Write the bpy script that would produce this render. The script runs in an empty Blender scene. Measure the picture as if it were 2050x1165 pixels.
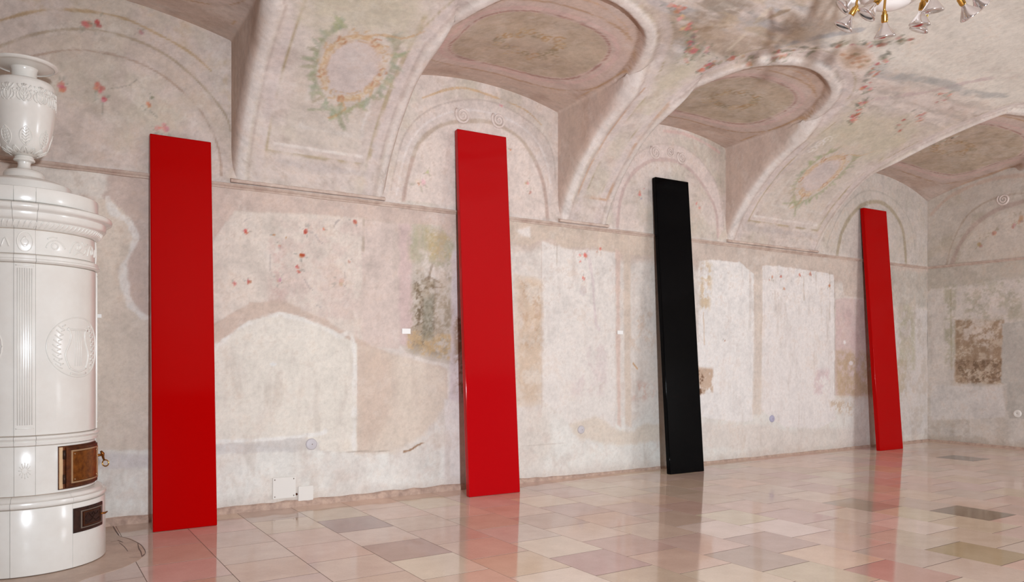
import bpy, bmesh, math, random
import numpy as np
from mathutils import Vector, Matrix

scene = bpy.context.scene
col = scene.collection
PI = math.pi

# ------------------------------------------------------------------ camera
F_PX, CX, HY, IW, IH = 1530.0, 1025.0, 720.0, 2050.0, 1165.0
EYE = 1.30
YAW = math.atan(980.0 / 1530.0)            # the camera looks this far to the right of the long wall's normal
cam_data = bpy.data.cameras.new('camera')
cam_data.sensor_fit = 'HORIZONTAL'
cam_data.sensor_width = 36.0
cam_data.lens = 36.0 * F_PX / IW
cam_data.shift_y = (HY - IH / 2) / IW
cam = bpy.data.objects.new('camera', cam_data)
cam.location = (0, 0, EYE)
cam.rotation_euler = (PI / 2, 0, -YAW)
col.objects.link(cam)
scene.camera = cam

# ------------------------------------------------------------------ world, lights, exposure
world = bpy.data.worlds.new('world'); scene.world = world
world.use_nodes = True
world.node_tree.nodes['Background'].inputs[0].default_value = (0.8, 0.82, 0.86, 1)
world.node_tree.nodes['Background'].inputs[1].default_value = 0.05

def look_at(o, tgt):
    o.rotation_euler = (Vector(tgt) - o.location).to_track_quat('-Z', 'Y').to_euler()

key = bpy.data.lights.new('photo_flood', 'SPOT')
key.energy = 2500; key.color = (0.90, 0.975, 1.06)
key.spot_size = math.radians(140); key.spot_blend = 1.0; key.shadow_soft_size = 0.10
key_o = bpy.data.objects.new('photo_flood', key); col.objects.link(key_o)
key_o.location = (0.35, -2.1, 1.45); look_at(key_o, (9.5, 6.7, 1.0))

fill = bpy.data.lights.new('right_fill', 'AREA')  # added unseen fill lamp that brightens the right end of the room
fill.shape = 'RECTANGLE'; fill.size = 2.0; fill.size_y = 1.8; fill.energy = 190; fill.color = (0.92, 0.97, 1.04)
fill_o = bpy.data.objects.new('right_fill', fill); col.objects.link(fill_o)
fill_o.location = (11.0, -2.3, 1.9); look_at(fill_o, (10.4, 6.0, 2.1))

vs = scene.view_settings
vs.view_transform = 'Standard'; vs.look = 'None'; vs.gamma = 1.0; vs.use_curve_mapping = False
vs.exposure = 0.05

# ------------------------------------------------------------------ measured room
D = 5.18 * EYE            # long wall plane y = D
X1 = 12.235               # end wall plane x = X1
X0 = -3.2                 # other end
YF = -2.4                 # wall behind the camera
ZC = 2.77                 # cornice height
CA, SA = math.cos(YAW), math.sin(YAW)

def ray(u, v):
    r = (u - CX) / F_PX; w = (HY - v) / F_PX
    return np.array([r * CA + SA, -r * SA + CA, w])
def W(u, v, y=None):      # measured point on the long wall -> (x, z)
    d = ray(u, v); s = (D if y is None else y) / d[1]
    return (d[0] * s, EYE + d[2] * s)
def WE(u, v):             # measured point on the end wall -> (y, z)
    d = ray(u, v); s = X1 / d[0]
    return (d[1] * s, EYE + d[2] * s)
def FL(u, v, z=0.0):      # measured point on the floor -> (x, y)
    d = ray(u, v); s = (z - EYE) / d[2]
    return (d[0] * s, d[1] * s)
def AT(u, v, depth):      # point at a depth along the view
    d = ray(u, v)
    return Vector((d[0] * depth, d[1] * depth, EYE + d[2] * depth))
def proj(x, y, z):
    X = x * CA - y * SA; Z = x * SA + y * CA
    return CX + F_PX * X / Z, HY - F_PX * (z - EYE) / Z, Z

# ------------------------------------------------------------------ object helpers
def tag(o, label=None, cat=None, group=None, kind=None):
    if label: o['label'] = label
    if cat: o['category'] = cat
    if group: o['group'] = group
    if kind: o['kind'] = kind
    return o
def link(name, me, mat, parent=None):
    o = bpy.data.objects.new(name, me)
    if mat is not None and not me.materials: me.materials.append(mat)
    col.objects.link(o)
    if parent is not None: o.parent = parent
    return o
def empty(name, loc=(0, 0, 0), rz=0):
    o = bpy.data.objects.new(name, None); col.objects.link(o)
    o.empty_display_size = 0.1
    o.location = loc; o.rotation_euler = (0, 0, rz)
    return o
def from_bm(name, bm, mat, parent=None, smooth=True, recalc=True):
    if recalc: bmesh.ops.recalc_face_normals(bm, faces=bm.faces[:])
    me = bpy.data.meshes.new(name); bm.to_mesh(me); bm.free()
    if smooth: me.shade_smooth()
    return link(name, me, mat, parent)
def from_np(name, verts, quads, mat, parent=None, colors=None, smooth=True):
    me = bpy.data.meshes.new(name)
    nv, nf = len(verts), len(quads)
    me.vertices.add(nv); me.vertices.foreach_set('co', np.asarray(verts, np.float32).ravel())
    me.loops.add(nf * 4); me.loops.foreach_set('vertex_index', np.asarray(quads, np.int32).ravel())
    me.polygons.add(nf); me.polygons.foreach_set('loop_start', np.arange(0, nf * 4, 4, dtype=np.int32))
    me.update(calc_edges=True)
    if colors is not None:
        a = me.color_attributes.new('paint', 'FLOAT_COLOR', 'POINT')
        c4 = np.ones((nv, 4), np.float32); c4[:, :3] = colors
        a.data.foreach_set('color', c4.ravel())
    me.validate()
    if smooth: me.shade_smooth()
    return link(name, me, mat, parent)
def sharp(o, ang=35):
    me = o.data
    bm = bmesh.new(); bm.from_mesh(me)
    for e in bm.edges:
        if len(e.link_faces) == 2 and e.calc_face_angle(0) > math.radians(ang): e.smooth = False
    bm.to_mesh(me); bm.free()
    return o
def add_box(bm, x0, x1, y0, y1, z0, z1):
    vs_ = [bm.verts.new(p) for p in ((x0,y0,z0),(x1,y0,z0),(x1,y1,z0),(x0,y1,z0),(x0,y0,z1),(x1,y0,z1),(x1,y1,z1),(x0,y1,z1))]
    for f in ((3,2,1,0),(4,5,6,7),(0,1,5,4),(1,2,6,5),(2,3,7,6),(3,0,4,7)): bm.faces.new([vs_[i] for i in f])
    return vs_
def add_tube(bm, pts, rads, n=6, cap=True, flat=None):
    pts = [Vector(p) for p in pts]
    if not hasattr(rads, '__len__'): rads = [rads] * len(pts)
    rings = []; up = Vector((0, 0, 1)); N = None
    for i, p in enumerate(pts):
        t = (pts[min(i + 1, len(pts) - 1)] - pts[max(i - 1, 0)]).normalized()
        if N is None:
            N = t.cross(up)
            if N.length < 1e-3: N = t.cross(Vector((1, 0, 0)))
            N.normalize()
        else:
            N = (N - t * N.dot(t)).normalized()
        B = t.cross(N)
        rings.append([bm.verts.new(p + (N * math.cos(2 * PI * k / n) + B * math.sin(2 * PI * k / n)) * rads[i]) for k in range(n)])
    for a, b in zip(rings, rings[1:]):
        for k in range(n): bm.faces.new((a[k], a[(k + 1) % n], b[(k + 1) % n], b[k]))
    if cap and n > 2:
        bm.faces.new(rings[0][::-1]); bm.faces.new(rings[-1])
def add_lathe(bm, prof, n=48, th0=0.0, th1=2 * PI, center=(0, 0), M=None):
    full = abs(th1 - th0 - 2 * PI) < 1e-6
    m = n if full else n + 1
    rings = []
    for r, z in prof:
        ring = []
        for k in range(m):
            t = th0 + (th1 - th0) * k / n
            p = Vector((center[0] + r * math.sin(t), center[1] - r * math.cos(t), z))
            ring.append(bm.verts.new(M @ p if M is not None else p))
        rings.append(ring)
    for a, b in zip(rings, rings[1:]):
        for k in range(n):
            k2 = (k + 1) % m
            bm.faces.new((a[k], a[k2], b[k2], b[k]))
    return rings
def lathe(name, prof, mat, parent, n=48, ang=35, **kw):
    bm = bmesh.new(); add_lathe(bm, prof, n, **kw)
    bmesh.ops.remove_doubles(bm, verts=bm.verts[:], dist=1e-5)
    return sharp(from_bm(name, bm, mat, parent), ang)

# ------------------------------------------------------------------ colours
def lin(c, k=1.0):
    c = np.asarray(c, float) / 255.0
    return np.where(c <= 0.04045, c / 12.92, ((c + 0.055) / 1.055) ** 2.4) * k
def lin4(c, k=1.0):
    return tuple(lin(c, k)) + (1.0,)

# ------------------------------------------------------------------ materials
def new_mat(name):
    m = bpy.data.materials.new(name); m.use_nodes = True
    nt = m.node_tree; b = nt.nodes['Principled BSDF']
    return m, nt, b
def noise_node(nt, scale, detail=5, rough=0.6, coord='Object', dist=0.0):
    tc = nt.nodes.new('ShaderNodeTexCoord'); n = nt.nodes.new('ShaderNodeTexNoise')
    n.inputs['Scale'].default_value = scale; n.inputs['Detail'].default_value = detail
    n.inputs['Roughness'].default_value = rough; n.inputs['Distortion'].default_value = dist
    nt.links.new(tc.outputs[coord], n.inputs['Vector'])
    return n
def ramp_node(nt, src, stops):
    r = nt.nodes.new('ShaderNodeValToRGB'); nt.links.new(src, r.inputs[0])
    els = r.color_ramp.elements
    els[0].position, els[0].color = stops[0][0], stops[0][1]
    els[1].position, els[1].color = stops[-1][0], stops[-1][1]
    for p, c in stops[1:-1]:
        e = els.new(p); e.color = c
    return r
def mix_node(nt, a, b, fac, mode='MULTIPLY'):
    m = nt.nodes.new('ShaderNodeMix'); m.data_type = 'RGBA'; m.blend_type = mode
    for sock, v in ((m.inputs[0], fac), (m.inputs[6], a), (m.inputs[7], b)):
        if hasattr(v, 'default_value') or hasattr(v, 'is_linked'): nt.links.new(v, sock)
        else: sock.default_value = v
    return m.outputs[2]
def bump_node(nt, b, height, strength, dist=0.01):
    bp = nt.nodes.new('ShaderNodeBump'); bp.inputs['Strength'].default_value = strength
    bp.inputs['Distance'].default_value = dist
    nt.links.new(height, bp.inputs['Height']); nt.links.new(bp.outputs[0], b.inputs['Normal'])

def fresco_mat(name):
    m, nt, b = new_mat(name)
    at = nt.nodes.new('ShaderNodeAttribute'); at.attribute_name = 'paint'
    n1 = noise_node(nt, 26, 7, 0.68)
    r1 = ramp_node(nt, n1.outputs[0], [(0.28, (0.86, 0.85, 0.84, 1)), (0.5, (0.985, 0.985, 0.98, 1)), (0.72, (1.05, 1.05, 1.05, 1))])
    n2 = noise_node(nt, 110, 4, 0.7)
    r2 = ramp_node(nt, n2.outputs[0], [(0.3, (0.92, 0.91, 0.90, 1)), (0.55, (1, 1, 1, 1)), (0.75, (1.03, 1.03, 1.03, 1))])
    c = mix_node(nt, at.outputs['Color'], r1.outputs[0], 0.8)
    c = mix_node(nt, c, r2.outputs[0], 0.8)
    nt.links.new(c, b.inputs['Base Color'])
    b.inputs['Roughness'].default_value = 0.88
    b.inputs['Specular IOR Level'].default_value = 0.2
    n3 = noise_node(nt, 34, 8, 0.62)
    bump_node(nt, b, n3.outputs[0], 0.22, 0.012)
    return m
def plain_mat(name, c, rough=0.5, metal=0.0, coat=0.0, var=None, bump=0.0, bscale=20, spec=0.5, coat_rough=0.03):
    m, nt, b = new_mat(name)
    b.inputs['Base Color'].default_value = lin4(c)
    b.inputs['Roughness'].default_value = rough; b.inputs['Metallic'].default_value = metal
    b.inputs['Coat Weight'].default_value = coat; b.inputs['Coat Roughness'].default_value = coat_rough
    b.inputs['Specular IOR Level'].default_value = spec
    if var is not None:
        n = noise_node(nt, var[1], 6, 0.65)
        r = ramp_node(nt, n.outputs[0], [(0.3, lin4(var[0])), (0.62, lin4(c))])
        nt.links.new(r.outputs[0], b.inputs['Base Color'])
    if bump:
        n = noise_node(nt, bscale, 5, 0.55)
        bump_node(nt, b, n.outputs[0], bump, 0.01)
    return m

M_FRESCO = fresco_mat('weathered_fresco_plaster')
M_TRIM = plain_mat('dusty_trim_plaster', (206, 186, 172), 0.8, var=((176, 150, 136), 9), bump=0.2, bscale=40)
M_BASE = plain_mat('crumbling_base_render', (196, 168, 150), 0.85, var=((158, 132, 118), 14), bump=0.6, bscale=60)
M_PLAIN = plain_mat('plain_plaster', (200, 188, 178), 0.9, var=((186, 172, 160), 3))
M_DARKW = plain_mat('darkened_front_wall', (72, 66, 62), 0.95, var=((56, 50, 46), 4))  # unseen front wall, made dark so the planks reflect less light
M_GLAZE = plain_mat('white_glazed_ceramic', (236, 233, 226), 0.22, coat=0.2, var=((229, 224, 216), 5), bump=0.035, bscale=7)
M_JOINT = plain_mat('pinkish_tile_joint', (196, 170, 152), 0.8)
M_BRASS = plain_mat('aged_brass', (150, 92, 34), 0.36, metal=0.75, var=((96, 50, 18), 26), bump=0.1, bscale=60)
M_BRONZE = plain_mat('dark_bronze', (104, 56, 26), 0.40, metal=0.6, var=((66, 32, 16), 30), bump=0.15, bscale=60)
M_IRON = plain_mat('dark_brown_iron', (62, 34, 24), 0.42, metal=0.4, var=((34, 18, 14), 40), bump=0.2, bscale=80)
M_EDGE = plain_mat('worn_bright_edge', (190, 160, 126), 0.35, metal=0.7)
M_CARD = plain_mat('white_card', (240, 238, 234), 0.6)
M_PANEL = plain_mat('white_painted_panel', (224, 218, 210), 0.6)
M_PLATE = plain_mat('grey_plastic_cover', (196, 190, 192), 0.5)
M_WHITE = plain_mat('white_enamel', (232, 226, 222), 0.25, coat=0.3)
M_GOLD = plain_mat('polished_brass', (200, 158, 84), 0.26, metal=1.0)
M_STAIN = plain_mat('dark_crack', (124, 106, 98), 0.9)
M_CEMENT = plain_mat('cement_patch', (204, 180, 162), 0.4, var=((182, 156, 138), 7), bump=0.25, bscale=30)
M_SCREW = plain_mat('screw_metal', (150, 140, 130), 0.4, metal=0.8)

def lacquer(name, c, ior=1.45):
    m, nt, b = new_mat(name)
    b.inputs['Base Color'].default_value = tuple(c) + (1,)
    b.inputs['Roughness'].default_value = 0.09
    b.inputs['IOR'].default_value = ior
    n = noise_node(nt, 1.3, 2, 0.4)
    bump_node(nt, b, n.outputs[0], 0.05, 0.02)
    return m
M_RED = lacquer('red_lacquer', (0.405, 0.0005, 0.0006), 1.17)
M_RED2 = lacquer('crimson_lacquer', (0.43, 0.0030, 0.0050), 1.28)
M_BLACK = lacquer('black_lacquer', (0.0012, 0.0012, 0.0016), 1.14)

m, nt, b = new_mat('clear_reflector_glass')
b.inputs['Base Color'].default_value = (0.70, 0.66, 0.65, 1)
b.inputs['Metallic'].default_value = 0.9; b.inputs['Roughness'].default_value = 0.12
b.inputs['Coat Weight'].default_value = 1.0
M_GLASS = m

def stone_mat(name, src):
    m, nt, b = new_mat(name)
    if src == 'object':
        oi = nt.nodes.new('ShaderNodeObjectInfo'); c0 = oi.outputs['Color']
    else:
        at = nt.nodes.new('ShaderNodeAttribute'); at.attribute_name = 'paint'; c0 = at.outputs['Color']
    geo = nt.nodes.new('ShaderNodeNewGeometry')
    def wn(scale, detail, rough):
        n = nt.nodes.new('ShaderNodeTexNoise'); n.inputs['Scale'].default_value = scale
        n.inputs['Detail'].default_value = detail; n.inputs['Roughness'].default_value = rough
        nt.links.new(geo.outputs['Position'], n.inputs['Vector']); return n
    r1 = ramp_node(nt, wn(4.2, 6, 0.6).outputs[0], [(0.3, (0.90, 0.88, 0.86, 1)), (0.7, (1.04, 1.04, 1.04, 1))])
    r2 = ramp_node(nt, wn(70, 4, 0.7).outputs[0], [(0.3, (0.93, 0.92, 0.91, 1)), (0.6, (1, 1, 1, 1))])
    c = mix_node(nt, c0, r1.outputs[0], 1.0); c = mix_node(nt, c, r2.outputs[0], 0.8)
    nt.links.new(c, b.inputs['Base Color'])
    n3 = wn(9, 4, 0.6)
    mr = nt.nodes.new('ShaderNodeMapRange'); mr.inputs[1].default_value = 0.3; mr.inputs[2].default_value = 0.7
    mr.inputs[3].default_value = 0.05; mr.inputs[4].default_value = 0.10
    nt.links.new(n3.outputs[0], mr.inputs[0]); nt.links.new(mr.outputs[0], b.inputs['Roughness'])
    b.inputs['IOR'].default_value = 1.6
    bump_node(nt, b, wn(1.6, 2, 0.5).outputs[0], 0.02, 0.02)
    return m
M_TILE = stone_mat('polished_limestone_tile', 'object')
M_TILEF = stone_mat('polished_limestone_field', 'paint')

# ------------------------------------------------------------------ numpy noise and painting
def _h(ix, iy, iz, seed):
    n = (ix.astype(np.int64) * 374761393 + iy.astype(np.int64) * 668265263 + iz.astype(np.int64) * 2147483647 + seed * 974634777) & 0xFFFFFFFF
    n = ((n ^ (n >> 13)) * 1274126177) & 0xFFFFFFFF
    n = ((n ^ (n >> 16)) * 2246822519) & 0xFFFFFFFF
    return ((n ^ (n >> 15)) & 0xFFFFFF) / float(0xFFFFFF)
def vn(P, sc, seed=0):
    x = P[:, 0] * (sc if not hasattr(sc, '__len__') else sc[0]); y = P[:, 1] * (sc if not hasattr(sc, '__len__') else sc[1])
    ix = np.floor(x); iy = np.floor(y); fx = x - ix; fy = y - iy
    fx = fx * fx * (3 - 2 * fx); fy = fy * fy * (3 - 2 * fy)
    z = np.zeros_like(ix)
    a = _h(ix, iy, z, seed); b_ = _h(ix + 1, iy, z, seed); c = _h(ix, iy + 1, z, seed); d = _h(ix + 1, iy + 1, z, seed)
    return (a * (1 - fx) + b_ * fx) * (1 - fy) + (c * (1 - fx) + d * fx) * fy
def fbm(P, sc, octv=4, seed=0, gain=0.55):
    t = np.zeros(len(P)); amp = 1.0; tot = 0.0
    for o in range(octv):
        s2 = sc * 2 ** o if not hasattr(sc, '__len__') else (sc[0] * 2 ** o, sc[1] * 2 ** o)
        t += amp * vn(P, s2, seed + 17 * o); tot += amp; amp *= gain
    return t / tot
def sstep(a, b_, x):
    t = np.clip((x - a) / (b_ - a), 0, 1); return t * t * (3 - 2 * t)
def seg_dist(P, pts):
    d = np.full(len(P), 1e9)
    for (ax, ay), (bx, by) in zip(pts, pts[1:]):
        vx, vy = bx - ax, by - ay; L = vx * vx + vy * vy + 1e-12
        t = np.clip(((P[:, 0] - ax) * vx + (P[:, 1] - ay) * vy) / L, 0, 1)
        d = np.minimum(d, np.hypot(P[:, 0] - ax - t * vx, P[:, 1] - ay - t * vy))
    return d
def poly_sd(P, pts):
    d = seg_dist(P, list(pts) + [pts[0]])
    ins = np.zeros(len(P), bool); j = len(pts) - 1
    for i in range(len(pts)):
        xi, yi = pts[i]; xj, yj = pts[j]
        c = ((yi > P[:, 1]) != (yj > P[:, 1])) & (P[:, 0] < (xj - xi) * (P[:, 1] - yi) / (yj - yi + 1e-12) + xi)
        ins ^= c; j = i
    return np.where(ins, -d, d)
def smooth_pts(pts, n=6):
    pts = [np.array(p, float) for p in pts]; out = []
    for i in range(len(pts) - 1):
        p0 = pts[max(i - 1, 0)]; p1 = pts[i]; p2 = pts[i + 1]; p3 = pts[min(i + 2, len(pts) - 1)]
        for k in range(n):
            t = k / n
            out.append(tuple(0.5 * (2 * p1 + (p2 - p0) * t + (2 * p0 - 5 * p1 + 4 * p2 - p3) * t * t + (3 * p1 - p0 - 3 * p2 + p3) * t ** 3)))
    out.append(tuple(pts[-1])); return out

class Canvas:
    def __init__(s, P, base):
        s.P = P; s.C = np.tile(np.array(base, float) / 255, (len(P), 1)); s.R = np.zeros(len(P)); s.mask = None
    def near(s, pts, m):
        a = np.array(pts); P = s.P
        k = (P[:, 0] > a[:, 0].min() - m) & (P[:, 0] < a[:, 0].max() + m) & (P[:, 1] > a[:, 1].min() - m) & (P[:, 1] < a[:, 1].max() + m)
        if s.mask is not None: k &= s.mask
        return np.nonzero(k)[0]
    def put(s, i, c, a, relief=0.0):
        c = np.array(c, float) / 255; a = np.clip(a, 0, 1)[:, None]
        s.C[i] = s.C[i] * (1 - a) + c * a
        if relief: s.R[i] += relief * a[:, 0]
    def poly(s, pts, c, a=1.0, soft=0.012, rag=0.03, rs=7, seed=1, relief=0.0, mott=0.0, ms=5):
        i = s.near(pts, 0.15)
        if not len(i): return
        Q = s.P[i]; d = poly_sd(Q, pts) + (fbm(Q, rs, 5, seed, 0.75) - 0.5) * 2.6 * rag
        k = sstep(soft, -soft, d) * a
        if mott: k = k * (1 - mott + mott * 2 * np.clip(fbm(Q, ms, 4, seed + 5) - 0.25, 0, 1))
        s.put(i, c, k, relief)
    def line(s, pts, w, c, a=1.0, rag=0.01, seed=1, gaps=0.0, rs=9, smooth=True, relief=0.0):
        if smooth and len(pts) > 2: pts = smooth_pts(pts)
        i = s.near(pts, w * 2 + 0.05)
        if not len(i): return
        Q = s.P[i]; d = seg_dist(Q, pts) + (fbm(Q, rs, 3, seed) - 0.5) * 2 * rag
        k = sstep(w, w * 0.35, d) * a
        if gaps: k = k * sstep(gaps - 0.12, gaps + 0.12, fbm(Q, 6, 3, seed + 9))
        s.put(i, c, k, relief)
    def ell(s, cx, cy, rx, ry, c, a=1.0, soft=0.2, rag=0.15, seed=1, rot=0.0, relief=0.0):
        R = max(rx, ry); i = s.near([(cx - R, cy - R), (cx + R, cy + R)], R * 0.5)
        if not len(i): return
        Q = s.P[i]; dx = Q[:, 0] - cx; dy = Q[:, 1] - cy
        if rot:
            dx, dy = dx * math.cos(rot) + dy * math.sin(rot), -dx * math.sin(rot) + dy * math.cos(rot)
        r = np.hypot(dx / rx, dy / ry) + (fbm(Q, 14, 3, seed) - 0.5) * 2 * rag
        s.put(i, c, sstep(1 + soft, 1 - soft, r) * a, relief)
    def mottle(s, pts, c, a, sc=6, thr=0.5, wid=0.12, seed=3, soft=0.05, octv=5):
        i = s.near(pts, 0.1)
        if not len(i): return
        Q = s.P[i]; k = sstep(soft, -soft, poly_sd(Q, pts)) if len(pts) > 2 else np.ones(len(i))
        s.put(i, c, k * a * sstep(thr - wid, thr + wid, fbm(Q, sc, octv, seed, 0.8)))
    def flower(s, cx, cy, r, rng, c=(208, 98, 84), green=(128, 132, 108), a=0.85):
        for k in range(rng.randint(3, 5)):
            t = rng.uniform(0, 2 * PI); q = rng.uniform(0, r * 0.7)
            cc = [min(255, max(0, v + rng.randint(-16, 22))) for v in c]
            s.ell(cx + q * math.cos(t), cy + q * math.sin(t), r * rng.uniform(0.3, 0.6), r * rng.uniform(0.3, 0.6), cc, a, 0.4, 0.4, rng.randint(1, 999))
        for k in range(rng.randint(2, 4)):
            t = rng.uniform(0, 2 * PI); q = rng.uniform(r * 0.9, r * 2.0)
            s.ell(cx + q * math.cos(t), cy + q * math.sin(t), r * rng.uniform(0.3, 0.7), r * rng.uniform(0.12, 0.25), green, a * 0.6, 0.4, 0.4, rng.randint(1, 999), rot=t)
    def grime(s, P, amt, seed):
        n = len(P); A = np.arange(n)
        f1 = fbm(P, 4, 6, seed, 0.85); f2 = fbm(P, 11, 4, seed + 3, 0.85); f3 = fbm(P, (14, 3), 4, seed + 7, 0.8)
        g = s.C.mean(1)
        s.C *= (1 + amt * ((f1 - 0.5) * 0.5 + (f2 - 0.5) * 0.34)).reshape(-1, 1)
        s.put(A, (196, 168, 146), amt * 0.5 * sstep(0.58, 0.70, f1))
        s.put(A, (236, 228, 220), amt * 0.5 * sstep(0.58, 0.70, fbm(P, 5, 5, seed + 21, 0.85)))
        s.put(A, (176, 150, 132), amt * 0.45 * sstep(0.62, 0.72, f2))
        s.put(A, (206, 186, 176), amt * 0.4 * sstep(0.58, 0.70, f3))
    def linear(s, k):
        g = s.C.mean(1, keepdims=True)
        c = np.clip(g + (s.C - g) * 0.9, 0, 1)
        return np.where(c <= 0.04045, c / 12.92, ((c + 0.055) / 1.055) ** 2.4) * k

ALB = 0.93

def axis(a0, a1, fine0, fine1, fs, cs):
    v = []
    if fine0 > a0: v += list(np.linspace(a0, fine0, max(2, int((fine0 - a0) / cs) + 1))[:-1])
    v += list(np.linspace(fine0, fine1, int((fine1 - fine0) / fs) + 1))
    if a1 > fine1: v += list(np.linspace(fine1, a1, max(2, int((a1 - fine1) / cs) + 1))[1:])
    return np.array(v)
def grid_quads(nu, nv):
    i = np.arange(nu - 1)[:, None] * nv + np.arange(nv - 1)[None, :]
    i = i.ravel(); return np.stack([i, i + nv, i + nv + 1, i + 1], 1)

# ================================================================== VAULT SHAPE
_w = np.array([-0.5, -0.2, 0, .14, .35, .64, .93, 1.22, 1.5, 1.7, 1.9, 2.5, 3.2, 4.565, 5.2])
_z = np.array([1.6, 2.32, 2.79, 3.07, 3.34, 3.60, 3.78, 3.93, 4.055, 4.13, 4.20, 4.375, 4.51, 4.62, 4.62])
_tw = np.linspace(-0.5, 5.2, 1141); _tz = np.interp(_tw, _w, _z)
_g = np.exp(-0.5 * (np.arange(-24, 25) * 0.005 / 0.045) ** 2); _g /= _g.sum()
_tz[24:-24] = np.convolve(_tz, _g, 'same')[24:-24]
_ds = np.gradient(_tz, _tw)
_S = np.concatenate([[0], np.cumsum(np.hypot(np.diff(_tw), np.diff(_tz)))]); _S -= np.interp(0, _tw, _S)
def Fz(w): return np.interp(w, _tw, _tz)
def Fd(w): return np.interp(w, _tw, _ds)
def S_of(w): return np.interp(w, _tw, _S)
LUN = [(-0.95, 1.49, 4.00, 0.16, 0.04), (2.90, 4.91, 3.99, 0.135, 0.045), (5.62, 7.55, 3.99, 0.125, 0.045), (9.46, 12.60, 3.84, 0.27, 0.085)]
def barrel(x, y, z):
    ws = [D - y, X1 - x + 1.25, x - X0 + 0.30, y - YF]
    fz = None
    for w in ws:
        f = Fz(np.clip(w, -0.5, 5.2)); dd = Fd(np.clip(w, -0.5, 5.2))
        v = (z - f) / np.sqrt(1 + dd * dd)
        fz = v if fz is None else np.maximum(fz, v)
    return fz
def lune(x, y, z, L):
    xl, xr, zs, rise, sl = L
    q = (x - (xl + xr) / 2) / ((xr - xl) / 2)
    if xr > 12.4:
        q = (x - (9.46 + X1) / 2) / ((X1 - 9.46) / 2)
        g = 4.11 + sl * np.clip(D - y, 0, 2.6) - np.where(q > 0, 0.27, 0.05) * np.clip(q * q, 0, 1.2)
        xl = xl + 0.40 * np.clip(D - y - 0.85, 0, 1.6)
    else:
        g = zs + sl * np.clip(D - y, 0, 2.6) + rise * (1 - np.clip(q * q, 0, 1.2))
    return np.maximum(np.maximum(z - g, xl - x), np.maximum(x - xr, 3.2 - y))
def lune_end(x, y, z):
    q = (D - y - 1.4) / 1.4
    g = 3.84 + 0.075 * np.clip(X1 - x, 0, 2.6) + 0.25 * (1 - np.clip(q * q, 0, 1.2))
    return np.maximum(np.maximum(z - g, (D - y) - 2.8), np.maximum(10.4 - x, -0.4 - (D - y)))
def lunes(x, y, z):
    b_ = None
    for L in LUN:
        v = lune(x, y, z, L); b_ = v if b_ is None else np.minimum(b_, v)
    return np.minimum(b_, lune_end(x, y, z))
def phi(x, y, z, k=0.13):
    a = barrel(x, y, z); b_ = lunes(x, y, z)
    hh = np.maximum(k - np.abs(a - b_), 0) / k
    return np.minimum(a, b_) - hh * hh * k * 0.25

def surface_nets(x0, x1, y0, y1, z0, z1, s):
    nx, ny, nz = [int(round((b_ - a) / s)) + 1 for a, b_ in ((x0, x1), (y0, y1), (z0, z1))]
    gx = x0 + s * np.arange(nx); gy = y0 + s * np.arange(ny); gz = z0 + s * np.arange(nz)
    f = np.empty((nx, ny, nz), np.float32)
    for i0 in range(0, nx, 64):
        f[i0:i0 + 64] = phi(gx[i0:i0 + 64, None, None], gy[None, :, None], gz[None, None, :])
    neg = f < 0
    c = np.zeros((nx - 1, ny - 1, nz - 1), np.uint8)
    for dx in (0, 1):
        for dy in (0, 1):
            for dz in (0, 1): c += neg[dx:nx - 1 + dx, dy:ny - 1 + dy, dz:nz - 1 + dz]
    act = (c > 0) & (c < 8)
    I, J, K = np.nonzero(act); n = len(I)
    idx = -np.ones(act.shape, np.int32); idx[I, J, K] = np.arange(n)
    acc = np.zeros((n, 3)); cnt = np.zeros(n)
    cs = [(a, b_, d) for a in (0, 1) for b_ in (0, 1) for d in (0, 1)]
    for p in cs:
        for ax in range(3):
            if p[ax]: continue
            q = list(p); q[ax] = 1
            fa = f[I + p[0], J + p[1], K + p[2]]; fb = f[I + q[0], J + q[1], K + q[2]]
            m = (fa < 0) != (fb < 0)
            t = np.where(m, fa / (fa - fb + 1e-12), 0)
            v = np.array(p, float)[None, :].repeat(n, 0); v[:, ax] += t
            acc[m] += v[m]; cnt[m] += 1
    V = acc / cnt[:, None] + np.stack([I, J, K], 1)
    V = V * s + np.array([x0, y0, z0])
    quads = []
    for ax in range(3):
        sl = [slice(1, -1)] * 3; sl[ax] = slice(0, -1)
        sl2 = [slice(1, -1)] * 3; sl2[ax] = slice(1, None)
        A = neg[tuple(sl)]; B = neg[tuple(sl2)]
        m = A != B
        i, j, k = np.nonzero(m); fl = A[i, j, k]
        g = [i, j, k]; u, w = [(1, 2), (2, 0), (0, 1)][ax]
        for d in range(3):
            if d != ax: g[d] = g[d] + 1
        def cell(du, dw):
            h_ = [g[0].copy(), g[1].copy(), g[2].copy()]; h_[u] -= du; h_[w] -= dw
            return idx[h_[0], h_[1], h_[2]]
        q = np.stack([cell(1, 1), cell(0, 1), cell(0, 0), cell(1, 0)], 1)
        q[fl] = q[fl][:, ::-1]
        quads.append(q)
    Q = np.concatenate(quads); Q = Q[(Q >= 0).all(1)]
    for it in range(3):
        e = 1e-3
        p0 = phi(V[:, 0], V[:, 1], V[:, 2])
        gr = np.stack([(phi(V[:, 0] + e, V[:, 1], V[:, 2]) - p0) / e, (phi(V[:, 0], V[:, 1] + e, V[:, 2]) - p0) / e, (phi(V[:, 0], V[:, 1], V[:, 2] + e) - p0) / e], 1)
        st = (p0 / np.maximum((gr * gr).sum(1), 0.2))[:, None] * gr
        V -= np.clip(st, -s * 0.5, s * 0.5)
    return V, Q

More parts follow.
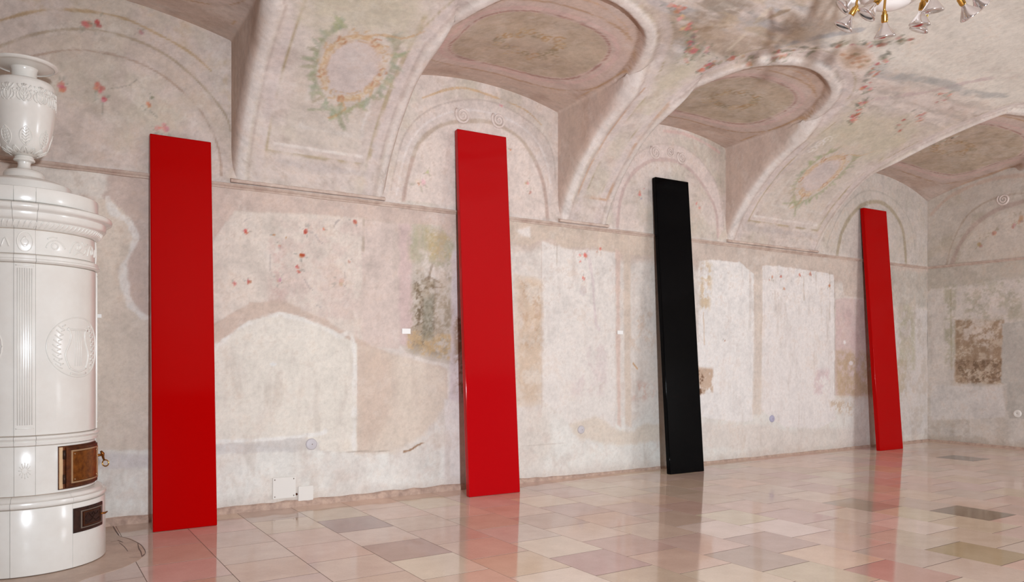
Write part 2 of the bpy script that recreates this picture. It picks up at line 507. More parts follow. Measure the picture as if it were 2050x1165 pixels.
def barrel_hit(u, v):     # measured point on the barrel of the vault -> (x, s)
    d = ray(u, v); s_ = np.linspace(1, 16, 8000); y = d[1] * s_; z = EYE + d[2] * s_
    g = z - Fz(np.clip(D - y, -0.5, 5.2)); i = int(np.argmax(g > 0))
    return (d[0] * s_[i], float(S_of(D - y[i])))
def soffit_hit(u, v, zz): # measured point on a lunette soffit at height zz -> (x, w)
    x, y = FL(u, v, zz); return (x, D - y)

def outline(L, n=28):
    xl, xr, zs, rise, sl = L
    if xr > 12.4: xr = X1 + 0.15
    cx, hw = (xl + xr) / 2, (xr - xl) / 2
    pts = []
    for q in np.linspace(-1, 1, n):
        ww = np.linspace(0.6, 3.2, 1300); x = cx + hw * q
        g = (zs + sl * np.clip(ww, 0, 2.6) + rise * (1 - q * q)) if xr < 12 else (4.11 + sl * np.clip(ww, 0, 2.6) - (0.27 if q > 0 else 0.05) * q * q)
        w_ = ww[int(np.argmax(Fz(ww) > g))]
        w_ -= 0.42 * max(0.0, (abs(q) - 0.62) / 0.38) ** 2.2 * (1.0 if q < 0 or xr < 12 else 0.3)
        pts.append((x, float(S_of(w_))))
    if xr > 12:      # the corner bay leans its side edge inwards as it rises
        side = [(xl + 0.40 * max(0.0, w_ - 0.85), float(S_of(w_))) for w_ in np.linspace(0, 1.75, 12)]
        pts = [p for p in pts if p[0] > side[-1][0] + 0.15]
        return [(xl, -0.4)] + side + pts + [(xr, pts[-1][1] - 0.25)] + [(xr, -0.4)]
    return [(xl, -0.4)] + [(xl, pts[0][1] - 0.25)] + pts + [(xr, pts[-1][1] - 0.25)] + [(xr, -0.4)]
OUT = [outline(L) for L in LUN]
def open_dist(P):
    d = None
    for o in OUT:
        v = poly_sd(P, o); d = v if d is None else np.minimum(d, v)
    return d
def add_rims(V):
    P = np.stack([V[:, 0], S_of(D - V[:, 1])], 1); d = open_dist(P)
    e = 2e-3; p0 = phi(V[:, 0], V[:, 1], V[:, 2])
    gr = np.stack([(phi(V[:, 0] + e, V[:, 1], V[:, 2]) - p0) / e, (phi(V[:, 0], V[:, 1] + e, V[:, 2]) - p0) / e, (phi(V[:, 0], V[:, 1], V[:, 2] + e) - p0) / e], 1)
    gr /= np.linalg.norm(gr, axis=1, keepdims=True) + 1e-9
    A = 0.045 * sstep(0.17, 0.06, d) * sstep(-0.03, 0.012, d) * sstep(1.1, 1.7, P[:, 1])
    A -= 0.030 * sstep(0.0, -0.05, d) * sstep(1.3, 1.8, P[:, 1])
    return V - gr * A[:, None], d
def paint_vault(V, d):
    x, y, z = V[:, 0], V[:, 1], V[:, 2]; w = D - y
    b_ = lunes(x, y, z); a = barrel(x, y, z)
    s_ = S_of(w)
    mx = sstep(1.15, 1.6, s_)
    barf = sstep(-0.012, 0.012, d) * mx + sstep(0.004, 0.050, b_) * (1 - mx)
    bar = barf > 0.5
    e = np.maximum(d, 0) * mx + np.maximum(b_, 0) * (1 - mx)
    P = np.stack([x, s_], 1)
    cv = Canvas(P, (219, 203, 193))
    n1 = fbm(P, 1.3, 5, 4); n2 = fbm(P, 3.5, 5, 8); n3 = fbm(P, 9, 4, 12)
    allp = np.arange(len(V))
    cv.put(allp, (228, 215, 205), sstep(0.5, 0.75, n1) * 0.8)
    cv.put(allp, (203, 184, 172), sstep(0.5, 0.72, n2) * 0.55)
    cv.put(allp, (206, 194, 172), sstep(0.52, 0.75, fbm(P, 2.1, 4, 31)) * 0.5)
    cv.put(allp, (190, 168, 156), sstep(0.6, 0.8, n3) * 0.5)
    rng = random.Random(5)
    # ---------------- barrel
    cv.mask = bar
    up = sstep(1.95, 2.35, s_) * barf
    st = fbm(P, (1.2, 7.0), 5, 41); st2 = fbm(P, (1.8, 9.0), 4, 52)
    cv.put(allp, (198, 184, 174), up * 0.85 * sstep(0.35, 0.65, st))
    cv.put(allp, (158, 140, 122), up * 0.7 * sstep(0.54, 0.66, fbm(P, (1.6, 5.0), 5, 141)) * sstep(7.0, 5.6, x))
    cv.put(allp, (236, 222, 210), up * 0.6 * sstep(0.58, 0.64, fbm(P, (4.0, 14.0), 4, 151)))
    cv.put(allp, (172, 160, 146), up * 0.6 * sstep(0.60, 0.68, fbm(P, (5.0, 12.0), 4, 161)) * sstep(8.8, 7.5, x))
    cv.put(allp, (176, 172, 172), up * 0.75 * sstep(0.5, 0.68, st2) * sstep(8.9, 7.2, x))
    cv.put(allp, (196, 172, 142), up * 0.6 * sstep(0.56, 0.7, fbm(P, (2.5, 6.0), 4, 66)) * sstep(7.2, 6.0, x))
    cv.put(allp, (232, 218, 210), up * 0.5 * sstep(0.56, 0.66, fbm(P, (2.0, 10.0), 4, 77)))
    cv.put(allp, (232, 224, 212), sstep(2.55, 2.95, s_ + 0.25 * (n1 - 0.5)) * barf * sstep(5.6, 6.4, x) * 0.9)
    # dark taupe stretches of the vault between the second and third lunette
    cv.put(allp, (176, 152, 130), up * sstep(4.3, 4.9, x) * sstep(6.3, 5.7, x) * sstep(0.4, 0.6, fbm(P, (1.5, 3.2), 4, 88)) * 0.65)
    # rims around the lunette openings
    ee = e + (n3 - 0.5) * 0.02
    cv.put(allp, (231, 219, 211), barf * sstep(0.12, 0.09, ee) * sstep(-0.01, 0.01, ee) * 0.85)
    cv.put(allp, (188, 166, 158), barf * np.exp(-((ee - 0.135) / 0.010) ** 2) * 0.6)
    cv.put(allp, (206, 192, 188), barf * np.exp(-((ee - 0.20) / 0.03) ** 2) * 0.4)
    cv.put(allp, (170, 152, 116), barf * np.exp(-((ee - 0.255) / 0.008) ** 2) * 0.7 * sstep(0.42, 0.58, n2) * sstep(0.25, 0.4, s_))
    cv.put(allp, (226, 208, 203), barf * sstep(0.26, 0.24, ee) * sstep(0.14, 0.15, ee) * 0.35)
    ar = lambda pts: [barrel_hit(*p) for p in pts]
    # ---- foot panels
    for xl, xr, top in ((1.49, 2.90, 1.9), (7.55, 9.46, 1.9), (4.91, 5.62, 1.7)):
        ins = 0.25 if xr - xl > 1 else 0.15
        fr = [(xl + ins, top), (xl + ins, 0.33), (xr - ins, 0.33), (xr - ins, top)]
        cv.line(fr, 0.014, (184, 164, 132) if xr - xl > 1 else (202, 160, 130), 0.75, 0.012, 3, gaps=0.42, smooth=False)
        if xr - xl > 1:
            fr2 = [(xl + ins + .06, 0.40), (xr - ins - .06, 0.40)]
            cv.line(fr2, 0.012, (236, 226, 218), 0.9, 0.006, 5, smooth=False)
            cv.line([(xl + ins, 0.24), (xr - ins, 0.24)], 0.05, (196, 184, 180), 0.45, 0.03, 6, smooth=False)
            i2 = [(xl + .5, 1.0), (xl + .5, 0.58), (xr - .38, 0.58), (xr - .38, 1.1)]
            cv.line(i2, 0.02, (228, 220, 216), 0.7, 0.02, 15, gaps=0.4, smooth=False)
            cv.poly([(xl + .36, .42), (xr - .36, .42), (xr - .36, 1.9), (xl + .36, 1.9)], (212, 200, 184), 0.45, 0.05, 0.06, 5, 8)
        cv.mottle([(xl + .03, .02), (xr - .03, .02), (xr - .03, .3), (xl + .03, .3)], (186, 168, 152), 0.35, 16, 0.60, 0.07, 21)
        cv.poly([(xl + .25, 1.55), (xr - .25, 1.55), (xr - .25, 2.2), (xl + .25, 2.2)], (204, 194, 164), 0.5, 0.15, 0.2, 3, 9)
    # ---- cartouches: ochre scroll ring and green leaves
    def cartouche(cx, cs, rx, ry, green, och, seed, k=1.0, tilt=0.0):
        rg = random.Random(seed)
        R = lambda X, Y: (cx + X * math.cos(tilt) - Y * math.sin(tilt), cs + X * math.sin(tilt) + Y * math.cos(tilt))
        cv.ell(cx, cs, rx * 0.95, ry * 0.95, (214, 196, 190), 0.8, 0.1, 0.1, seed, rot=tilt)
        cv.ell(cx + .02, cs + .03, rx * 0.62, ry * 0.6, (208, 194, 188), 0.55, 0.2, 0.2, seed + 1, rot=tilt)
        for q, wd, c_, al in ((0.98, 0.030, (222, 196, 160), .9), (0.86, 0.014, och, .7), (1.06, 0.012, och, .7)):
            pts = [R(rx * q * math.cos(t), ry * q * math.sin(t)) for t in np.linspace(0, 2 * PI, 37)]
            cv.line(pts, wd, c_, al * k, 0.016, seed + 2, gaps=0.33, smooth=False)
        for j in range(16):
            t = 2 * PI * j / 16 + rg.uniform(-.1, .1); r0 = rg.uniform(.95, 1.1)
            c0 = R(rx * r0 * math.cos(t), ry * r0 * math.sin(t))
            sp = [(c0[0] + 0.045 * (1 - m_ / 9) * math.cos(t + m_ * .9), c0[1] + 0.055 * (1 - m_ / 9) * math.sin(t + m_ * .9)) for m_ in range(8)]
            cv.line(sp, 0.011, och if j % 3 else (190, 124, 84), 0.75 * k, 0.005, seed + j)
        for side in (-1, 1):
            path = smooth_pts([R(side * rx * X, ry * Y) for X, Y in ((0.05, -1.5), (0.55, -1.15), (1.02, -0.72), (1.24, -0.1), (1.22, 0.5), (0.98, 1.0), (0.7, 1.22))], 5)
            cv.line(path, 0.026, green, 0.75 * k, 0.02, seed + 31, gaps=0.3, smooth=False)
            for j, p in enumerate(path[1:-1]):
                t = math.atan2(p[1] - cs, p[0] - cx) + rg.uniform(-.9, .9)
                L = rg.uniform(.03, .075)
                cv.ell(p[0] + L * .7 * math.cos(t), p[1] + L * .7 * math.sin(t), L, 0.017, [v + rg.randint(-10, 10) for v in green], 0.72 * k, 0.35, 0.3, seed + j, rot=t)
        tail = [R(-0.02, -ry * 1.05), R(0.04, -ry * 1.3), R(0.0, -ry * 1.55), R(-0.07, -ry * 1.7)]
        cv.line(tail, 0.016, och, 0.9 * k, 0.006, seed + 3)
        cv.line([R(0, -ry * 1.2), R(0.02, -ry * 1.6), R(0.09, -ry * 1.95)], 0.028, green, 0.85 * k, 0.012, seed + 4)
        cv.line([R(0.02, -ry * 1.3), R(-0.1, -ry * 1.45), R(-0.25, -ry * 1.55)], 0.022, green, 0.8 * k, 0.012, seed + 5)
        cv.line([R(0.0, ry * 1.0), R(0.1, ry * 1.2), R(0.3, ry * 1.28), R(0.42, ry * 1.62)], 0.014, och, 0.85 * k, 0.01, seed + 6)
    c1 = barrel_hit(707, 135)
    cartouche(c1[0], c1[1], 0.25, 0.30, (164, 166, 136), (206, 164, 118), 101, 0.8)
    c3 = barrel_hit(1643, 350)
    cartouche(c3[0], c3[1], 0.26, 0.32, (172, 172, 136), (212, 172, 130), 151, 0.7)
    cv.line(ar([(1462, 470), (1560, 350), (1640, 280)]), 0.02, (196, 186, 180), 0.5, 0.01, 7)
    # ---- scrolls under the crown and flower garlands
    cv.mask = bar
    def garland(path, n, r, seed, spread=0.05, a=0.8):
        rg = random.Random(seed); pts = smooth_pts(ar(path), 8)
        for j in range(n):
            p = pts[rg.randint(0, len(pts) - 1)]
            q = (p[0] + rg.uniform(-spread, spread), p[1] + rg.uniform(-spread, spread))
            cc = rg.choice([(204, 134, 118), (210, 146, 128), (220, 168, 150), (196, 116, 102)])
            if rg.random() < .5: cv.flower(q[0], q[1], r * rg.uniform(.6, 1.1), rg, cc, (128, 132, 112), a)
            else: cv.ell(q[0], q[1], r * rg.uniform(.6, 1.5), r * rg.uniform(.3, .7), rg.choice([(132, 134, 112), (160, 152, 128), (112, 112, 100), (226, 212, 202)]), a * .7, .4, .4, rg.randint(1, 999), rot=rg.uniform(0, 3))
    garland([(1352, 6), (1372, 45), (1388, 90), (1372, 120)], 34, 0.045, 201)
    garland([(1372, 122), (1385, 105), (1420, 95)], 16, 0.05, 202)
    garland([(1410, 135), (1470, 120), (1540, 112), (1600, 106), (1680, 92), (1740, 95)], 52, 0.045, 203)
    garland([(1700, 98), (1760, 90), (1812, 80)], 20, 0.045, 204)
    garland([(1775, 108), (1752, 140), (1735, 175), (1722, 215), (1708, 245)], 42, 0.045, 205)
    garland([(1860, 200), (1890, 190), (1840, 225), (1800, 262)], 22, 0.04, 206, .16, .55)
    garland([(170, 5), (185, 2)], 2, 0.03, 207)
    cv.line(ar([(1500, 120), (1600, 105), (1690, 98), (1740, 105), (1755, 125)]), 0.02, (238, 226, 216), 0.8, 0.01, 9)
    p = barrel_hit(1712, 118); cv.ell(p[0], p[1], 0.30, 0.16, (232, 214, 202), 0.9, 0.08, 0.06, 9, rot=-.25)
    cv.ell(p[0], p[1], 0.25, 0.12, (216, 190, 168), 0.9, 0.3, 0.3, 10, rot=-.25)
    for j in range(20):
        cv.ell(p[0] + rng.uniform(-.2, .2), p[1] + rng.uniform(-.08, .08), .035, .02, rng.choice([(198, 150, 120), (180, 160, 130), (230, 214, 200)]), .7, .4, .4, j)
    for pts_, c_, wd in (([(1380, 60), (1480, 50), (1580, 20)], (150, 124, 96), .03), ([(1400, 160), (1470, 132), (1540, 122)], (206, 188, 172), .02), ([(1740, 200), (1850, 185), (1960, 160), (2050, 150)], (206, 180, 178), .05),
                         ([(1790, 150), (1880, 165), (1960, 190), (2050, 188)], (166, 166, 164), .07), ([(1720, 60), (1640, 75), (1560, 92)], (166, 168, 174), .06), ([(1460, 100), (1500, 60), (1540, 20)], (224, 208, 186), .035)):
        cv.line(ar(pts_), wd, c_, 0.6, 0.03, 14, gaps=0.4)
    for c0 in ((1655, 280), (1640, 288), (1625, 300)):
        q = barrel_hit(*c0); sp = [(q[0] + .07 * (1 - m_ / 12) * math.cos(m_ * .8), q[1] + .07 * (1 - m_ / 12) * math.sin(m_ * .8)) for m_ in range(11)]
        cv.line(sp, .012, (236, 228, 222), .8, .004, 3)
    # ---------------- lunette soffits
    cv.P = np.stack([x, w], 1); sof = ~bar; soff = 1 - barf
    cv.mask = sof
    cv.put(allp, (208, 180, 164), soff * 0.8)
    cv.put(allp, (190, 160, 142), soff * sstep(0.45, 0.7, n2) * 0.5)
    cv.put(allp, (164, 130, 108), soff * np.exp(-((d + 0.05 + (n3 - .5) * .02) / 0.018) ** 2) * sstep(1.1, 1.5, s_) * 0.8)  # brown contour inside the rim: decorative line with the rim's shade painted in
    cv.put(allp, (206, 160, 120), soff * np.exp(-((d + 0.16 + (n3 - .5) * .03) / 0.010) ** 2) * sstep(1.1, 1.5, s_) * 0.55)
    cv.put(allp, (214, 196, 186), soff * sstep(0.5, 0.7, n1) * 0.5)
    for (xl, xr, zs, rise, sl) in LUN:
        if xr > 12.4: xr = X1
        cx, hw = (xl + xr) / 2, (xr - xl) / 2
        c_w = 0.95; hl = 0.72
        def panel(q, inner=False):
            pts = []
            for t in np.linspace(0, 2 * PI, 49):
                ct, st_ = math.cos(t), math.sin(t)
                n_ = 2.9
                pts.append((cx + hw * q * abs(ct) ** (2 / n_) * np.sign(ct), c_w + (hl * q + 0.0) * abs(st_) ** (2 / n_) * np.sign(st_)))
            return pts
        big = 1.0
        if hw > 1.25: c_w, hl = 1.15, 0.95
        cv.poly(panel(0.93), (216, 192, 182), 0.7, 0.02, 0.02, 4, 5)
        cv.line(panel(0.96), 0.012, (184, 146, 112), 0.75, 0.012, 6, gaps=0.35, smooth=False)
        cv.line(panel(0.80), 0.035, (222, 188, 180), 0.8, 0.012, 7, gaps=0.2, smooth=False)
        cv.line(panel(0.73), 0.012, (178, 132, 122), 0.85, 0.010, 8, gaps=0.25, smooth=False)
        cv.poly(panel(0.70), (200, 180, 156), 0.85, 0.015, 0.015, 4, 9)
        cv.mottle(panel(0.70), (184, 164, 140), 0.7, 5, 0.5, 0.15, 17)
        cv.mottle(panel(0.70), (214, 198, 184), 0.5, 4, 0.58, 0.14, 27)
        rg = random.Random(int(cx * 10))
        for j in range(30):
            t = 2 * PI * j / 30; r0 = rg.uniform(.6, 1.1)
            q = (cx + .34 * r0 * math.cos(t), c_w + .2 * r0 * math.sin(t))
            sp = [(q[0] + .06 * (1 - m_ / 9) * math.cos(t + m_ * .9), q[1] + .05 * (1 - m_ / 9) * math.sin(t + m_ * .9)) for m_ in range(8)]
            cv.line(sp, .011, rg.choice([(186, 146, 96), (170, 140, 104), (200, 170, 128), (160, 146, 116)]), .75, .006, j)
        cv.ell(cx, c_w, .2, .11, (192, 172, 152), .7, .3, .2, 4)
        # straight ochre lines on the springing sides
        cv.line([(xr - .05, .28), (xr - .05, 1.2)], .012, (196, 152, 104), .6, .006, 3, gaps=.4, smooth=False)
    cv.mask = None; cv.grime(np.stack([x + z * .9, s_ + w * .3 + z * .6], 1), 0.42, 701)
    return cv.linear(ALB)

V, Q = surface_nets(-0.35, 12.45, 2.9, 6.86, 2.76, 4.72, 0.02)
V, dV = add_rims(V)
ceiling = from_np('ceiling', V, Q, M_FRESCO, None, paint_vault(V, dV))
tag(ceiling, 'old painted barrel vault with deep lunettes above the room', kind='structure')
for bx_ in ((-3.3, 12.5, -2.5, 2.95), (-3.3, -0.30, 2.9, 6.9)):
    V2, Q2 = surface_nets(bx_[0], bx_[1], bx_[2], bx_[3], 2.5, 4.8, 0.07)
    o = from_np('vault_plaster', V2, Q2, M_FRESCO, ceiling, np.tile(lin((214, 202, 193), ALB), (len(V2), 1)))

# ================================================================== LONG WALL
xs = axis(X0, X1, -0.3, X1, 0.0125, 0.25); zs = axis(0, 4.75, 0, 4.20, 0.0125, 0.1)
GX, GZ = np.meshgrid(xs, zs, indexing='ij'); P = np.stack([GX.ravel(), GZ.ravel()], 1)
cv = Canvas(P, (228, 217, 207))
A_ = np.arange(len(P)); z_ = P[:, 1]; x_ = P[:, 0]
n1 = fbm(P, 1.1, 5, 2); n2 = fbm(P, 3.2, 5, 9); n3 = fbm(P, 9, 4, 15); n4 = fbm(P, (9, 2.0), 4, 18)
cv.put(A_, (234, 230, 222), sstep(1.0, 0.45, z_ + (n1 - .5) * .6) * 0.95)            # whiter lower zone
cv.put(A_, (216, 202, 192), sstep(0.5, 0.72, n2) * 0.35)
cv.put(A_, (222, 204, 188), sstep(0.55, 0.75, n1) * 0.4)
cv.put(A_, (214, 194, 182), sstep(0.58, 0.75, n3) * 0.3)
low = z_ < ZC; hi = z_ > ZC
# band under the cornice
cv.put(A_, (211, 190, 176), low * sstep(2.40, 2.52, z_ + (n2 - .5) * .18) * 0.95)
cv.mask = low
Wp = lambda pts: [W(*p) for p in pts]
# --- left of the first plank
cv.poly(Wp([(190, 340), (300, 352), (300, 640), (262, 610), (250, 560), (258, 515), (268, 470), (262, 440), (222, 400), (190, 395)]), (206, 184, 172), 1, .012, .03, 6, 3)
cv.poly(Wp([(190, 395), (222, 400), (262, 440), (268, 470), (252, 520), (250, 560), (262, 610), (300, 640), (300, 900), (190, 900)]), (222, 206, 190), 1, .012, .02, 6, 4, relief=.002)
cv.line(Wp([(215, 395), (228, 425), (258, 445), (270, 480), (258, 512), (246, 535), (250, 575), (262, 612), (285, 632), (302, 636)]), .035, (234, 227, 220), .9, .032, 5, gaps=.25, relief=.003)
cv.poly(Wp([(60, 328), (215, 345), (205, 398), (150, 385), (60, 380)]), (228, 217, 206), 1, .02, .05, 6, 8)
cv.poly(Wp([(190, 905), (300, 912), (300, 935), (190, 940)]), (214, 205, 204), .7, .02, .01, 6, 3)
# --- between first and second plank
cv.poly(Wp([(424, 372), (925, 430), (925, 460), (860, 455), (800, 448), (728, 438), (640, 430), (470, 422), (448, 455), (424, 490)]), (213, 190, 177), 1, .012, .025, 7, 11)
cv.poly(Wp([(424, 490), (448, 455), (470, 422), (640, 430), (728, 438), (728, 700), (650, 640), (560, 598), (500, 605), (424, 650)]), (226, 211, 198), 1, .012, .015, 7, 12, relief=.002)
cv.mottle(Wp([(560, 440), (728, 445), (728, 690), (650, 640), (560, 598)]), (216, 190, 180), .55, 5, .48, .14, 13)
cv.poly(Wp([(724, 440), (802, 450), (800, 700), (724, 690)]), (220, 200, 189), 1, .01, .012, 7, 14)
cv.line(Wp([(728, 440), (727, 500)]), .02, (186, 168, 150), .7, .01, 3, smooth=False, gaps=.3)
cv.poly(Wp([(424, 650), (500, 605), (560, 598), (650, 640), (740, 690), (800, 715), (895, 738), (895, 800), (714, 690), (640, 648), (565, 627), (500, 642), (424, 700)]), (213, 190, 174), 1, .012, .02, 7, 16)
cv.poly(Wp([(712, 690), (800, 715), (895, 738), (892, 812), (850, 870), (790, 905), (714, 905)]), (223, 206, 189), 1, .03, .03, 5, 17)
cv.poly(Wp([(712, 690), (790, 712), (780, 830), (740, 905), (714, 905)]), (214, 190, 172), .8, .09, .05, 5, 18)
arch = Wp([(424, 700), (452, 676), (500, 643), (565, 627), (640, 650), (676, 668), (714, 688), (714, 906), (430, 886), (424, 886)])
cv.poly(arch, (233, 224, 211), 1, .008, .012, 8, 20, relief=.004)
cv.line(Wp([(424, 702), (452, 678), (500, 645), (565, 630), (640, 652), (676, 672), (708, 688), (708, 905)]), .028, (238, 232, 224), .9, .022, 22, gaps=.3)
cv.poly(Wp([(424, 888), (520, 884), (600, 876), (640, 884), (640, 902), (520, 905), (424, 910)]), (212, 206, 202), .75, .012, .015, 8, 23)
cv.line(Wp([(424, 884), (530, 880), (640, 868), (650, 862)]), .022, (240, 236, 230), .9, .012, 24)
cv.line(Wp([(640, 906), (720, 904), (800, 902)]), .008, (176, 160, 146), .7, .006, 25, gaps=.45, smooth=False)
cv.line(Wp([(808, 904), (822, 900), (838, 890), (852, 886)]), .010, (150, 108, 74), .9, .006, 26, gaps=.4)
cv.ell(*W(547, 729), .03, .015, (238, 236, 232), .9)
# fresco remnant right of the white arch: landscape scene
scene_p = Wp([(798, 447), (880, 452), (908, 485), (912, 730), (860, 722), (815, 708), (800, 690)])
cv.poly(scene_p, (206, 192, 178), 1, .01, .012, 8, 30)
cv.poly(Wp([(798, 447), (822, 450), (828, 700), (800, 690)]), (218, 190, 184), .9, .02, .02, 7, 31)
cv.mottle(Wp([(818, 448), (882, 454), (908, 490), (906, 540), (820, 520)]), (178, 172, 140), .7, 7, .46, .14, 32, .05)
cv.mottle(Wp([(850, 455), (900, 470), (908, 520), (860, 520)]), (200, 174, 126), .7, 9, .48, .12, 33, .05)
cv.mottle(Wp([(826, 540), (905, 550), (908, 720), (815, 700)]), (166, 148, 124), .75, 9, .50, .10, 34, .04)
cv.mottle(Wp([(830, 560), (870, 560), (870, 690), (828, 690)]), (120, 100, 76), .8, 14, .54, .06, 35, .03)
cv.mottle(Wp([(815, 660), (905, 670), (908, 722), (815, 705)]), (206, 172, 126), .8, 14, .5, .1, 36, .02)
cv.mottle(Wp([(840, 500), (908, 520), (908, 560), (850, 560)]), (224, 212, 202), .9, 7, .45, .1, 37, .03)
cv.line(Wp([(852, 560), (862, 556), (885, 570), (880, 576), (856, 572)]), .014, (140, 116, 92), .6, .012, 38, gaps=.3)
cv.line(Wp([(865, 530), (850, 590), (838, 640), (832, 690)]), .016, (120, 100, 78), .5, .016, 39, gaps=.45)
cv.poly(Wp([(848, 600), (868, 590), (866, 680), (846, 680)]), (150, 146, 128), .6, .02, .02, 8, 40)
cv.poly(Wp([(905, 500), (930, 505), (935, 800), (918, 850), (900, 820)]), (216, 200, 200), .95, .015, .02, 7, 41)
cv.mottle(Wp([(908, 620), (940, 620), (945, 790), (912, 790)]), (150, 116, 88), .8, 9, .5, .1, 42)
cv.poly(Wp([(890, 800), (945, 810), (948, 985), (890, 985)]), (230, 220, 214), .8, .02, .02, 6, 43)
# flowers on the remnant
rg = random.Random(12)
for (u, v, r, c_) in ((492, 463, .028, (216, 112, 82)), (614, 463, .038, (206, 86, 62)), (604, 511, .034, (204, 74, 54)), (596, 533, .03, (212, 104, 86)), (648, 460, .02, (218, 120, 96)), (711, 443, .03, (214, 110, 84)),
                      (598, 545, .02, (210, 110, 100)), (497, 563, .025, (206, 110, 104)), (469, 567, .022, (200, 110, 110)), (560, 492, .02, (220, 160, 150)), (682, 567, .04, (206, 160, 158)), (560, 560, .03, (216, 160, 150)), (548, 470, .015, (200, 150, 90)), (572, 476, .012, (200, 150, 90)), (698, 524, .02, (206, 150, 146))):
    cv.flower(*W(u, v), r, rg, c_, (150, 146, 138), .85)
for (u, v, du, dv) in ((487, 445, 14, -8), (545, 440, 20, 3), (600, 455, 25, 10), (632, 470, 14, 18), (668, 455, 10, -14), (596, 530, 8, 14), (610, 560, 16, 20), (620, 595, 22, 20), (690, 545, 4, 26), (540, 510, 3, 40)):
    cv.line([W(u, v), W(u + du * .5, v + dv * .7), W(u + du, v + dv)], .007, (160, 146, 144), .45, .010, u, gaps=.35)
cv.mottle(Wp([(540, 480), (570, 480), (570, 600), (540, 600)]), (214, 178, 168), .6, 8, .5, .1, 44)
# --- between second and third plank
cv.poly(Wp([(1020, 440), (1315, 475), (1315, 512), (1270, 512), (1230, 505), (1190, 495), (1130, 497), (1105, 478), (1080, 482), (1060, 492), (1020, 490)]), (216, 196, 178), 1, .012, .02, 7, 51)
cv.poly(Wp([(1084, 482), (1132, 497), (1232, 505), (1232, 860), (1150, 855), (1084, 800)]), (234, 225, 217), .9, .015, .015, 6, 52, relief=.002)
cv.mottle(Wp([(1036, 565), (1062, 558), (1085, 568), (1085, 800), (1036, 805)]), (206, 172, 140), .6, 7, .50, .12, 53)
cv.mottle(Wp([(1040, 560), (1085, 570), (1085, 700), (1045, 700)]), (176, 132, 98), .6, 13, .57, .08, 54)
cv.poly(Wp([(1030, 550), (1085, 560), (1085, 810), (1030, 815)]), (222, 198, 172), .45, .02, .02, 6, 55)
cv.line(Wp([(1085, 485), (1085, 815)]), .008, (212, 194, 182), .7, .004, 56, smooth=False)
cv.line(Wp([(1115, 487), (1114, 540)]), .007, (196, 180, 164), .8, .004, 57, smooth=False)
for u0, u1, c_ in ((1232, 1241, (222, 194, 180)), (1248, 1262, (220, 200, 182))):
    cv.poly(Wp([(u0, 500), (u1, 503), (u1 + 2, 855), (u0 + 4, 850)]), c_, .85, .015, .015, 6, u0)
cv.poly(Wp([(1140, 850), (1190, 832), (1240, 862), (1268, 865), (1290, 848), (1325, 850), (1325, 885), (1240, 890), (1160, 880)]), (224, 208, 190), .8, .03, .03, 6, 60)
cv.line(Wp([(1175, 500), (1186, 560), (1192, 640), (1200, 660)]), .025, (222, 204, 202), .7, .012, 61)
cv.ell(*W(1167, 582), .045, .06, (212, 200, 196), .8, .15, .15, 62)
for (u, v, r, c_) in ((1171, 511, .035, (222, 112, 96)), (1160, 510, .02, (230, 150, 136)), (1202, 499, .028, (222, 120, 104)), (1161, 523, .018, (226, 140, 124)), (1168, 558, .025, (222, 140, 124)), (1195, 504, .015, (228, 150, 134))):
    cv.flower(*W(u, v), r, rg, c_, (176, 164, 156), .8)
cv.mottle(Wp([(1165, 690), (1215, 690), (1215, 790), (1140, 790)]), (222, 204, 200), .6, 6, .5, .1, 63)
cv.line(Wp([(1268, 727), (1276, 738)]), .012, (206, 150, 90), .9, .006, 64)
cv.mottle(Wp([(1265, 760), (1310, 770), (1310, 800), (1265, 800)]), (216, 176, 160), .7, 12, .55, .08, 65)
cv.mottle(Wp([(1260, 620), (1310, 620), (1310, 700), (1260, 700)]), (214, 184, 160), .5, 8, .58, .08, 66)
cv.line(Wp([(1042, 893), (1100, 889), (1150, 884)]), .006, (206, 192, 180), .6, .004, 67, smooth=False)
cv.poly(Wp([(1030, 460), (1060, 455), (1062, 475), (1048, 472)]), (236, 226, 218), .9, .02, .02, 6, 68)
# --- between third and fourth plank
cv.poly(Wp([(1378, 480), (1745, 530), (1745, 600), (1690, 592), (1685, 560), (1665, 545), (1610, 538), (1560, 533), (1525, 530), (1515, 560), (1508, 545), (1480, 524), (1425, 520), (1395, 522), (1378, 520)]), (214, 196, 182), 1, .012, .025, 7, 71)
cv.poly(Wp([(1398, 522), (1425, 520), (1480, 524), (1508, 548), (1512, 700), (1508, 845), (1450, 842), (1398, 835)]), (242, 236, 231), 1, .010, .02, 6, 72, relief=.004)
cv.poly(Wp([(1526, 533), (1560, 533), (1612, 540), (1668, 550), (1672, 600), (1672, 840), (1640, 858), (1570, 855), (1524, 820)]), (240, 232, 227), 1, .010, .02, 6, 73, relief=.004)
cv.poly(Wp([(1510, 545), (1526, 540), (1524, 830), (1506, 830)]), (226, 210, 196), .7, .012, .012, 6, 74)
cv.poly(Wp([(1400, 845), (1510, 850), (1570, 862), (1735, 855), (1735, 890), (1400, 900)]), (228, 216, 206), .7, .03, .04, 5, 75)
cv.mottle(Wp([(1396, 735), (1427, 738), (1427, 785), (1396, 790)]), (196, 160, 130), .75, 8, .46, .12, 76, .02)
cv.mottle(Wp([(1396, 735), (1412, 760), (1412, 790), (1396, 790)]), (120, 84, 60), .9, 12, .55, .06, 77, .015)
cv.mottle(Wp([(1400, 520), (1425, 530), (1420, 620), (1400, 620)]), (216, 184, 140), .7, 8, .5, .1, 78)
cv.line(Wp([(1408, 625), (1410, 690)]), .010, (218, 184, 150), .7, .006, 79, smooth=False)
